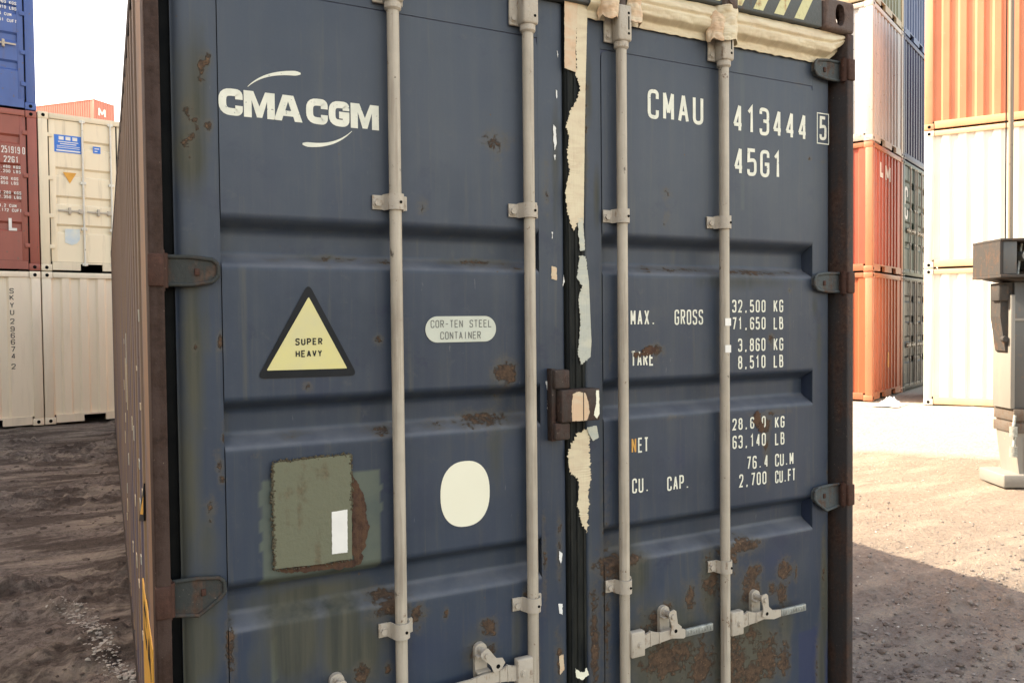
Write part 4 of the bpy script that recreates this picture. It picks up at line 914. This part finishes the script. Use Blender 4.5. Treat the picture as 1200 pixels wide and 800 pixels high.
# ------------------------------------------------------------------ background containers
def bg(label, loc, rz, W, L, H, col, front='corr', group=None, pitch=.278, marks=None, frame=None, dirt=(0.12, 0.09, 0.07), bars=None, pockets=False, hz=1.05, var=.85, amt=.62, name='shipping_container', railcol=None):
    K2 = empty(name, loc, rz); tag(K2, label, 'shipping container', group)
    pm = flat_paint('container_paint', col, dirt, amt, .5, var); fm = flat_paint('container_frame_paint', frame or col, dirt, amt-.02)
    rmx = flat_paint('container_rail_paint', railcol, dirt, amt) if railcol else fm
    c = .165; pw = .14
    for x in (0, W-pw):
        for y in (0, L-.14):
            b_ = MB(); b_.box(x, x+pw, y, y+.14, .118, H-.118, .006); b_.build('corner_post', fm, K2)
    for x in (-.003, W-c+.003):
        for y in (-.003, L-.175):
            for z in (0, H-.118):
                b_ = MB(); b_.box(x, x+c, y, y+.178, z, z+.118, .008); cs = b_.build('corner_casting', fm, K2)
                if y < 0:
                    b_ = MB(); b_.prism(ellipse(x+c/2, z+.059, .028, .030, 16), y-.002, y+.01)
                    b_.build('casting_hole', M['hole'], cs)
    for (x0, x1, y0, y1) in ((c+.004, W-c-.004, .004, .06), (c+.004, W-c-.004, L-.06, L-.004), (.004, .06, .18, L-.18), (W-.06, W-.004, .18, L-.18)):
        b_ = MB()
        if pockets and y0 < .1:
            cx = W/2
            for (q0, q1) in ((x0, cx-.62), (cx-.27, cx+.27), (cx+.62, x1)):
                b_.box(q0, q1, y0, y1, .02, .16)
            b_.box(x0, x1, y0+.001, y1, .1305, .1595)
        else: b_.box(x0, x1, y0, y1, .02, .16, .004)
        b_.build('bottom_rail', rmx, K2)
        b_ = MB(); b_.box(x0, x1, y0, y1, H-.10, H-.006, .004); b_.build('top_rail', rmx, K2)
    b_ = MB(); b_.box(.02, W-.02, .02, L-.02, H-.03, H-.012); b_.build('roof_panel', pm, K2)
    if pockets: b_ = MB(); b_.box(.07, W-.07, .07, L-.07, .15, .158); b_.build('floor_panel', M['hole'], K2)
    # corrugated faces
    def face(a0, a1, tr, pt=pitch, dp=.036):
        pts = corr_path(a0, a1, pt, dp); n = len(pts); vs = [tr(p[0], p[1], z) for z in (.158, H-.098) for p in pts]
        b_ = MB(); b_.add(vs, [(i, i+1, n+i+1, n+i) for i in range(n-1)]); return b_
    if front == 'corr': face(pw-.005, W-pw+.005, lambda a, d, z: (a, .022+d, z)).build('end_panel', pm, K2)
    face(pw-.005, L-pw+.005, lambda a, d, z: (.022+d, L-a, z)).build('side_panel', pm, K2)
    face(pw-.005, L-pw+.005, lambda a, d, z: (W-.022-d, a, z)).build('side_panel', pm, K2)
    face(pw-.005, W-pw+.005, lambda a, d, z: (W-a, L-.022-d, z)).build('end_panel', pm, K2)
    if front == 'door':
        zs = [.165, .30]; bands = []
        for k in range(4): zt = H-.42-k*(H-.75)/4; bands.append((zt, zt-.17))
        prof = [(.165, 0)]
        for zt, zb_ in bands[::-1]: prof += [(zb_, 0), (zb_+.035, .035), (zt-.035, .035), (zt, 0)]
        prof.append((H-.105, 0))
        for k, (x0, x1) in enumerate(((pw+.02, W/2-.012), (W/2+.012, W-pw-.02))):
            b_ = MB(); n = len(prof); b_.add([(x, .030+p[1], p[0]) for x in (x0+.09, x1-.09) for p in prof], [(i, n+i, n+i+1, i+1) for i in range(n-1)])
            b_.box(x0, x0+.09, .028, .08, .165, H-.105, .003); b_.box(x1-.09, x1, .028, .08, .165, H-.105, .003)
            d = b_.build('door', pm, K2)
            for z in (.42, .95, 1.60, H-.38):
                hx = (x0-.10, x0+.05) if k == 0 else (x1-.05, x1+.10); h_ = MB(); h_.box(hx[0], hx[1], .002, .027, z-.035, z+.035, .004); h_.build('hinge', fm, d)
        g_ = MB(); g_.box(pw-.001, pw+.021, .05, .09, .16, H-.1); g_.box(W-pw-.021, W-pw+.001, .05, .09, .16, H-.1); g_.box(W/2-.013, W/2+.013, .04, .09, .16, H-.1); g_.box(pw, W-pw, .032, .09, H-.1045, H-.1005); g_.box(pw, W-pw, .032, .09, .1605, .1645)
        g_.build('door_gasket', M['rubber'], K2)
        bm_ = flat_paint('container_bar_paint', bars or (0.6, 0.58, 0.52))
        for x in (.67, 1.12, W-1.12, W-.67):
            b_ = MB(); b_.tube((x, .0, .10), (x, .0, H-.07), .018, 12); bo = b_.build('locking_bar', bm_, K2)
            for z in (.13, .75, 1.55, H-.10):
                br = MB(); br.box(x-.045, x+.045, -.012, .026, z-.025, z+.025, .004); br.build('bar_bracket', bm_, bo)
            s_ = 1 if x > W/2 else -1
            if not hz: continue
            hd = MB()
            hd.box(x+s_*.01, x+s_*.08, -.02, .01, hz-.04, hz+.04, .004); hd.box(x+s_*.07, x+s_*.40, -.022, -.012, hz-.014, hz+.014, .003); hd.box(x+s_*.20, x+s_*.24, -.03, .026, hz-.06, hz+.06, .006)
            hd.build('door_handle', M['bracket'], K2)
    if marks:
        for (nm, m_, fn) in marks:
            b_ = MB(); fn(b_); b_.build(nm, m_, K2)
    return K2
WHT = simple('white_print', (0.78, 0.76, 0.72), (0.68, 0.66, 0.62), .6)
def tx(s, x, z, adv, w_, h, th, y=.027): return lambda b_: text(b_, s, x, z, adv, w_, h, th, y)
def multi(*fs):
    def f(b_):
        for q in fs: q(b_)
    return f
def rects(rs, y=.026):
    def f(b_):
        for (x0, x1, z0, z1) in rs: b_.box(x0, x1, y-.001, y, z0, z1)
    return f
# --- left stacks
AL = R(10.5); ux = Vector((math.cos(AL), math.sin(AL), 0)); 
C0 = Vector((-1.075, 13.66, 0))
HL = 2.63
def lpos(k, z, off=0): 
    p = C0+ux*off; p = p-ux*2.438 if k == 0 else p+ux*.02; return (p.x, p.y, z)
beige = (0.86, 0.74, 0.56)
bg('beige container with black vertical number, bottom left of the left stack', lpos(0, 0), AL, 2.438, 6.058, HL, beige, pockets=True, var=.95, amt=.72, dirt=(0.50, 0.40, 0.28),
   marks=[('serial_number', M['black'], lambda b_: [text(b_, ch, 1.985, z_, .1, .060, .088, .012, .0190) for ch, z_ in zip('SKYU2966742', (2.25, 2.14, 2.01, 1.89, 1.74, 1.61, 1.50, 1.39, 1.27, 1.155, .98))])], group='containers stacked at the left')
bg('plain beige container at ground level under the cream doors', lpos(1, 0), AL, 2.438, 6.058, HL, (0.87, 0.76, 0.58), pockets=True, var=.95, amt=.74, dirt=(0.50, 0.40, 0.28), group='containers stacked at the left')
small = lambda s_, z, x=1.83: tx(s_, x, z, .037, .029, .052, .009)
bg('rust red container with white numbers, second level of the left stack', lpos(0, HL+.015), AL, 2.438, 6.058, 2.70, (0.30, 0.085, 0.060), 'door', pockets=True, group='containers stacked at the left',
   hz=0, marks=[('serial_number', WHT, multi(tx('251919', 1.925, 1.955, .046, .036, .115, .012), tx('0', 2.225, 1.955, .07, .038, .12, .012), tx('22G1', 1.955, 1.80, .056, .042, .105, .013), 
          small('30,480 KGS', 1.70), small('67,200 LBS', 1.625), small('2,200 KGS', 1.505), small('4,850 LBS', 1.43), small('28,280 KGS', 1.27), small('62,350 LBS', 1.195), small('33,2 CUM', 1.05), small('1,172 CUFT', .975),
          tx('L', 2.00, .66, .2, .14, .23, .045)))])
bg('blue container with white weight figures on top of the left stack', lpos(0, HL+2.70+.03), AL, 2.438, 6.058, 2.62, (0.060, 0.115, 0.34), 'door', pockets=True, group='containers stacked at the left',
   marks=[('weight_text', WHT, multi(small('30,480 KGS', 2.12), small('67,200 LBS', 2.03), small('2,220 KGS', 1.94), small('4,890 LBS', 1.85), small('28,260 KGS', 1.72), small('62,310 LBS', 1.63), small('32,6 CUM', 1.52), small('1,151 CUFT', 1.42)))])
blue = simple('blue_print', (0.04, 0.17, 0.60), (0.05, 0.19, 0.62), .5); orn = simple('orange_print', (0.72, 0.36, 0.05), None, .5); hol = simple('pale_blue_print', (0.48, 0.56, 0.62), (0.62, 0.64, 0.58), .35)
bg('cream container with blue notices on its doors, above the plain beige one', lpos(1, HL+.015), AL, 2.438, 6.058, 2.72, (0.78, 0.68, 0.50), 'door', pockets=True, var=.96, amt=.74, group='containers stacked at the left', bars=(0.72, 0.70, 0.62),
   marks=[('notice_sticker', blue, rects([(.24, .66, 2.06, 2.36), (.84, .96, 2.10, 2.22)])), 
          ('notice_text', WHT, multi(rects([(.31, .385, 2.275, 2.335), (.415, .49, 2.275, 2.335), (.52, .595, 2.275, 2.335), (.30, .61, 2.235, 2.25), (.33, .58, 2.20, 2.215), (.28, .63, 2.165, 2.175), (.28, .63, 2.135, 2.145), (.27, .64, 2.08, 2.105), (.865, .94, 2.175, 2.19), (.865, .91, 2.13, 2.145)], .0245))),
          ('hazard_sticker', orn, lambda b_: b_.prism([(.36, 1.72), (.57, 1.72), (.465, 1.53)], .0225, .0255)),
          ('shield_sticker', hol, lambda b_: b_.prism([(.37, .74), (.60, .74), (.60, .57), (.55, .49), (.47, .46), (.37, .50)], .0225, .0255))])
# --- far container peeking over the left stack
fpos = Vector((-0.67, 83.16, 23.07)); fdir = Vector((math.sin(R(-.7-44)), math.cos(R(-.7-44)), 0)); fux = Vector((fdir.y, -fdir.x, 0))
bg('peach red container just peeping over the cream one against the sky', (fpos.x, fpos.y, fpos.z-2.62), math.atan2(fux.y, fux.x), 2.438, 12.19, 2.62, (0.55, 0.20, 0.14), marks=[('company_letters', WHT, lambda b_: text(b_, 'M', .5, 1.1, .3, .9, .9, .2, .018))])

# --- right stack with shaded ends
d2 = Vector((math.sin(R(66.5)), math.cos(R(66.5)), 0)); A2 = math.atan2(d2.y, d2.x)
Q0 = Vector((13.71, 8.84, 0)); HR = 2.62
def rpos(k, z): p = Q0+d2*(2.46*k); return (p.x, p.y, z)
g2 = 'containers stacked behind the right corner post'
org = (0.38, 0.095, 0.038)
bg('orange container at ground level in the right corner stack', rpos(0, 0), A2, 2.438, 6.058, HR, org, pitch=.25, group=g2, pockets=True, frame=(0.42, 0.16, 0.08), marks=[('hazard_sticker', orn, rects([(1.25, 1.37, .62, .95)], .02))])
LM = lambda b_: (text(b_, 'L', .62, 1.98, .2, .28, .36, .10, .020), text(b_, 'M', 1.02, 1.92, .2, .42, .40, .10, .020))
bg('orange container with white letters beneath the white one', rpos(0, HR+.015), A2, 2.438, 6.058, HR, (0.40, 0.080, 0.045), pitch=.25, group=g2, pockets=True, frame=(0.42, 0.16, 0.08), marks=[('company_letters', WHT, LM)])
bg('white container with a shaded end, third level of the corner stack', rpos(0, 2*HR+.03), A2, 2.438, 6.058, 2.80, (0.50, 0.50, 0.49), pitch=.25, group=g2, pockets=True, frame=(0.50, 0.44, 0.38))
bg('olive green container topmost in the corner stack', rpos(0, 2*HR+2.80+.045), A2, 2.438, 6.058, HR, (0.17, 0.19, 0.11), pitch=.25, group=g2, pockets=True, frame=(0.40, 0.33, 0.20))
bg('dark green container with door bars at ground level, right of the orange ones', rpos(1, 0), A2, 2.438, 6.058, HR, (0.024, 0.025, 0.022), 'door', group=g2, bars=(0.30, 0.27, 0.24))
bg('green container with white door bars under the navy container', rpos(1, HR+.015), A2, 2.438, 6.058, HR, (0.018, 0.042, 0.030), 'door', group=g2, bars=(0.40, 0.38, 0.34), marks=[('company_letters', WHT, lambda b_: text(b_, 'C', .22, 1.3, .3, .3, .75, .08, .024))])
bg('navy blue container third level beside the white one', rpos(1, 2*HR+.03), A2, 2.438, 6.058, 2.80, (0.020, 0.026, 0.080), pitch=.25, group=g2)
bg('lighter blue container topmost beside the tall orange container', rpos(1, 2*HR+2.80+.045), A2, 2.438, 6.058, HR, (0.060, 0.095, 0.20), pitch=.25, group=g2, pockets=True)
# --- sunlit right stack
A3 = R(-57); g3 = 'containers stacked in the sun at the right edge'
Q1 = Vector((13.98, 7.90, 0))
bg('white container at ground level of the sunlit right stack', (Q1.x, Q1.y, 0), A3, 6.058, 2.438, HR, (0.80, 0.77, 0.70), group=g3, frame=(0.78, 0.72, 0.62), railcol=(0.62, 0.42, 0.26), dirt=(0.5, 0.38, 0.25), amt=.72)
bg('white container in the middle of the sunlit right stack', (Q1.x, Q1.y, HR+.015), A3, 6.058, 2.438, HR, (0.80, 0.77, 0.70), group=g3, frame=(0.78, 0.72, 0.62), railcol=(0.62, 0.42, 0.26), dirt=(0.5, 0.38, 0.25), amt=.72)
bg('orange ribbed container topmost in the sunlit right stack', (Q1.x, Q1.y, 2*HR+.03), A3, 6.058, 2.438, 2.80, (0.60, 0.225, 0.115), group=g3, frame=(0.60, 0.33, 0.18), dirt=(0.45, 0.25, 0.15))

# ------------------------------------------------------------------ side loader leg at the right edge
LO = Vector((7.90, 2.74, 0)); LA = math.atan2(-.50, .866)
LG = empty('side_loader', LO, LA); tag(LG, 'grey steel crane leg with a thin upright rod, cut by the right edge', 'side loader')
m_grey = flat_paint('loader_grey_paint', (0.085, 0.09, 0.092), (0.12, 0.09, 0.07), .60); m_pale = flat_paint('loader_pale_paint', (0.22, 0.215, 0.195), (0.40, 0.30, 0.20), .66); m_rl = rusty('loader_rusty_steel', (0.115, 0.10, 0.085), (0.07, 0.045, 0.03), .46, 12)
m_dk = rusty('loader_dark_steel', (0.050, 0.048, 0.046), (0.06, 0.038, 0.026), .44, 12)
mb = MB(); mb.box(-.03, .95, -.12, .34, 0, .13, .012); mb.build('foot_pad', m_pale, LG)
mb = MB(); mb.prism([(.15, .13), (.78, .13), (.84, .54), (.10, .54)], -.06, .26); mb.box(.20, .22, -.075, -.06, .16, .50); mb.build('lower_leg', m_pale, LG)
mb = MB(); mb.box(.085, .86, -.09, .29, .542, .64, .006); mb.box(.085, .86, -.08, .28, .66, .78, .006); mb.box(.10, .84, -.06, .26, .64, .66); mb.build('leg_clamp', m_rl, LG)
mb = MB(); mb.box(.10, .84, -.05, .25, .782, 2.05, .006); bd = mb.build('upper_leg', m_grey, LG)
mb = MB(); mb.box(.055, .0985, -.07, .25, .782, 1.92, .006); mb.box(.085, .84, -.066, -.052, 1.66, 1.685); mb.build('leg_edge', m_pale, bd)
mb = MB(); mb.prism([(-.02, 2.04), (.10, 2.04), (.10, 1.30), (.03, 1.36), (-.02, 1.70)], -.02, .16); mb.box(-.05, .05, -.05, .10, 1.86, 2.02, .01); mb.tube((.02, -.05, 1.48), (.02, .0, 1.48), .03, 16); mb.build('side_bracket', m_dk, LG)
mb = MB()
for z in (.56, .36): mb.tube((.07, -.10, z-.05), (.07, -.10, z+.05), .035, 16); mb.tube((.07, -.10, z+.05), (.095, -.08, z+.16), .014, 12)
mb.build('hydraulic_fitting', M['steel'], LG)
mb = MB(); mb.box(-.13, .95, -.22, .30, 2.085, 2.115, .004); mb.prism([(-.04, 2.084), (.95, 2.084), (.95, 2.052), (.10, 2.052)], -.12, .28); mb.box(-.13, .95, -.22, .30, 2.44, 2.465, .004)
mb.box(-.13, -.105, -.21, .29, 2.116, 2.439); mb.box(-.10, .95, .26, .29, 2.116, 2.439); mb.build('control_housing', m_dk, LG)
mb = MB(); mb.box(-.095, .035, -.20, -.18, 2.118, 2.437, .003); mb.build('housing_plate', m_grey, LG)
mb = MB()
for (x, z, r) in ((.16, 2.30, .05), (.24, 2.20, .045), (.33, 2.33, .06), (.42, 2.22, .05), (.55, 2.30, .06)): mb.tube((x, -.16, z), (x, .10, z), r, 18); mb.tube((x, -.18, z), (x, -.16, z), r*.5, 12)
for k in range(5): mb.tube((.10+.08*k, -.10, 2.12), (.18+.06*k, -.02, 2.43), .012, 10)
mb.build('valve_block', M['steel'], LG)
mb = MB(); mb.tube((.055, -.04, 2.466), (.055, -.04, 7.2), .018, 16); mb.tube((.088, -.02, 2.466), (.088, -.02, 7.2), .009, 12); mb.build('upright_rod', flat_paint('rod_paint', (0.24, 0.20, 0.15)), LG)
mb = MB(); text(mb, 'C', .24, 1.72, .1, .085, .105, .026, -.0505); text(mb, '2', .25, 1.59, .1, .085, .105, .026, -.0505); mb.build('leg_marking', WHT, bd)
mb = MB(); mb.tube((.28, -.06, 1.17), (.28, -.05, 1.17), .03, 20); mb.build('reflector', M['yellow'], bd)

for k in range(3):
    hz_ = MB(); P0 = [Vector((.30+.1*k, -.24, 2.30)), Vector((.20+.12*k, -.30, 2.16)), Vector((.24+.13*k, -.20, 1.98)), Vector((.30+.12*k, -.08, 1.84))]
    for a, b_ in zip(P0[:-1], P0[1:]): hz_.tube(a, b_, .014, 10)
    hz_.build('hose', M['rubber'], LG)
mb = MB(); mb.tube((-.02, -.10, 2.466), (-.02, -.10, 7.2), .006, 8); mb.build('cable', M['rubber'], LG)

def heap():
    mb = MB(); rnd = random.Random(3); n = 26; vs = []
    for j in range(n+1):
        for i in range(n+1):
            u, v = i/n*2-1, j/n*2-1; r_ = math.hypot(u, v)
            x = u*.42*(1+.2*noise.noise(Vector((u*2, v*2, 1)))); y = v*.30
            z = max(0, (1-r_))*.16+max(0, 1-r_)*abs(noise.noise(Vector((u*5, v*5, 3))))*.32
            vs.append((x, y, z))
    mb.add(vs, [(j*(n+1)+i, j*(n+1)+i+1, (j+1)*(n+1)+i+1, (j+1)*(n+1)+i) for j in range(n) for i in range(n)])
    o = mb.build('plastic_sheet', simple('white_plastic', (0.75, 0.75, 0.78), None, .4)); o.location = (13.46, 8.24, 0); o.rotation_euler = (0, 0, .4); o.scale = (.9, .8, .6)
    tag(o, 'crumpled white plastic sheet lying on the ground beside the orange stack', 'plastic sheet')
heap()
# ------------------------------------------------------------------ unseen block added left of the view (shades the yard, pale for bounce)
mb = MB(); mb.box(-17, -7.2, -8, 18.0, 0, 11.9); 
for i in range(86): mb.box(-7.2, -7.16, -8+i*.30, -7.9+i*.30, 0.2, 11.7)
blocker = mb.build('sun_blocker', flat_paint('sun_blocker_paint', (0.70, 0.67, 0.62))); tag(blocker, 'tall pale ribbed block added out of view at the left, to shade the mud', 'sun_blocker')
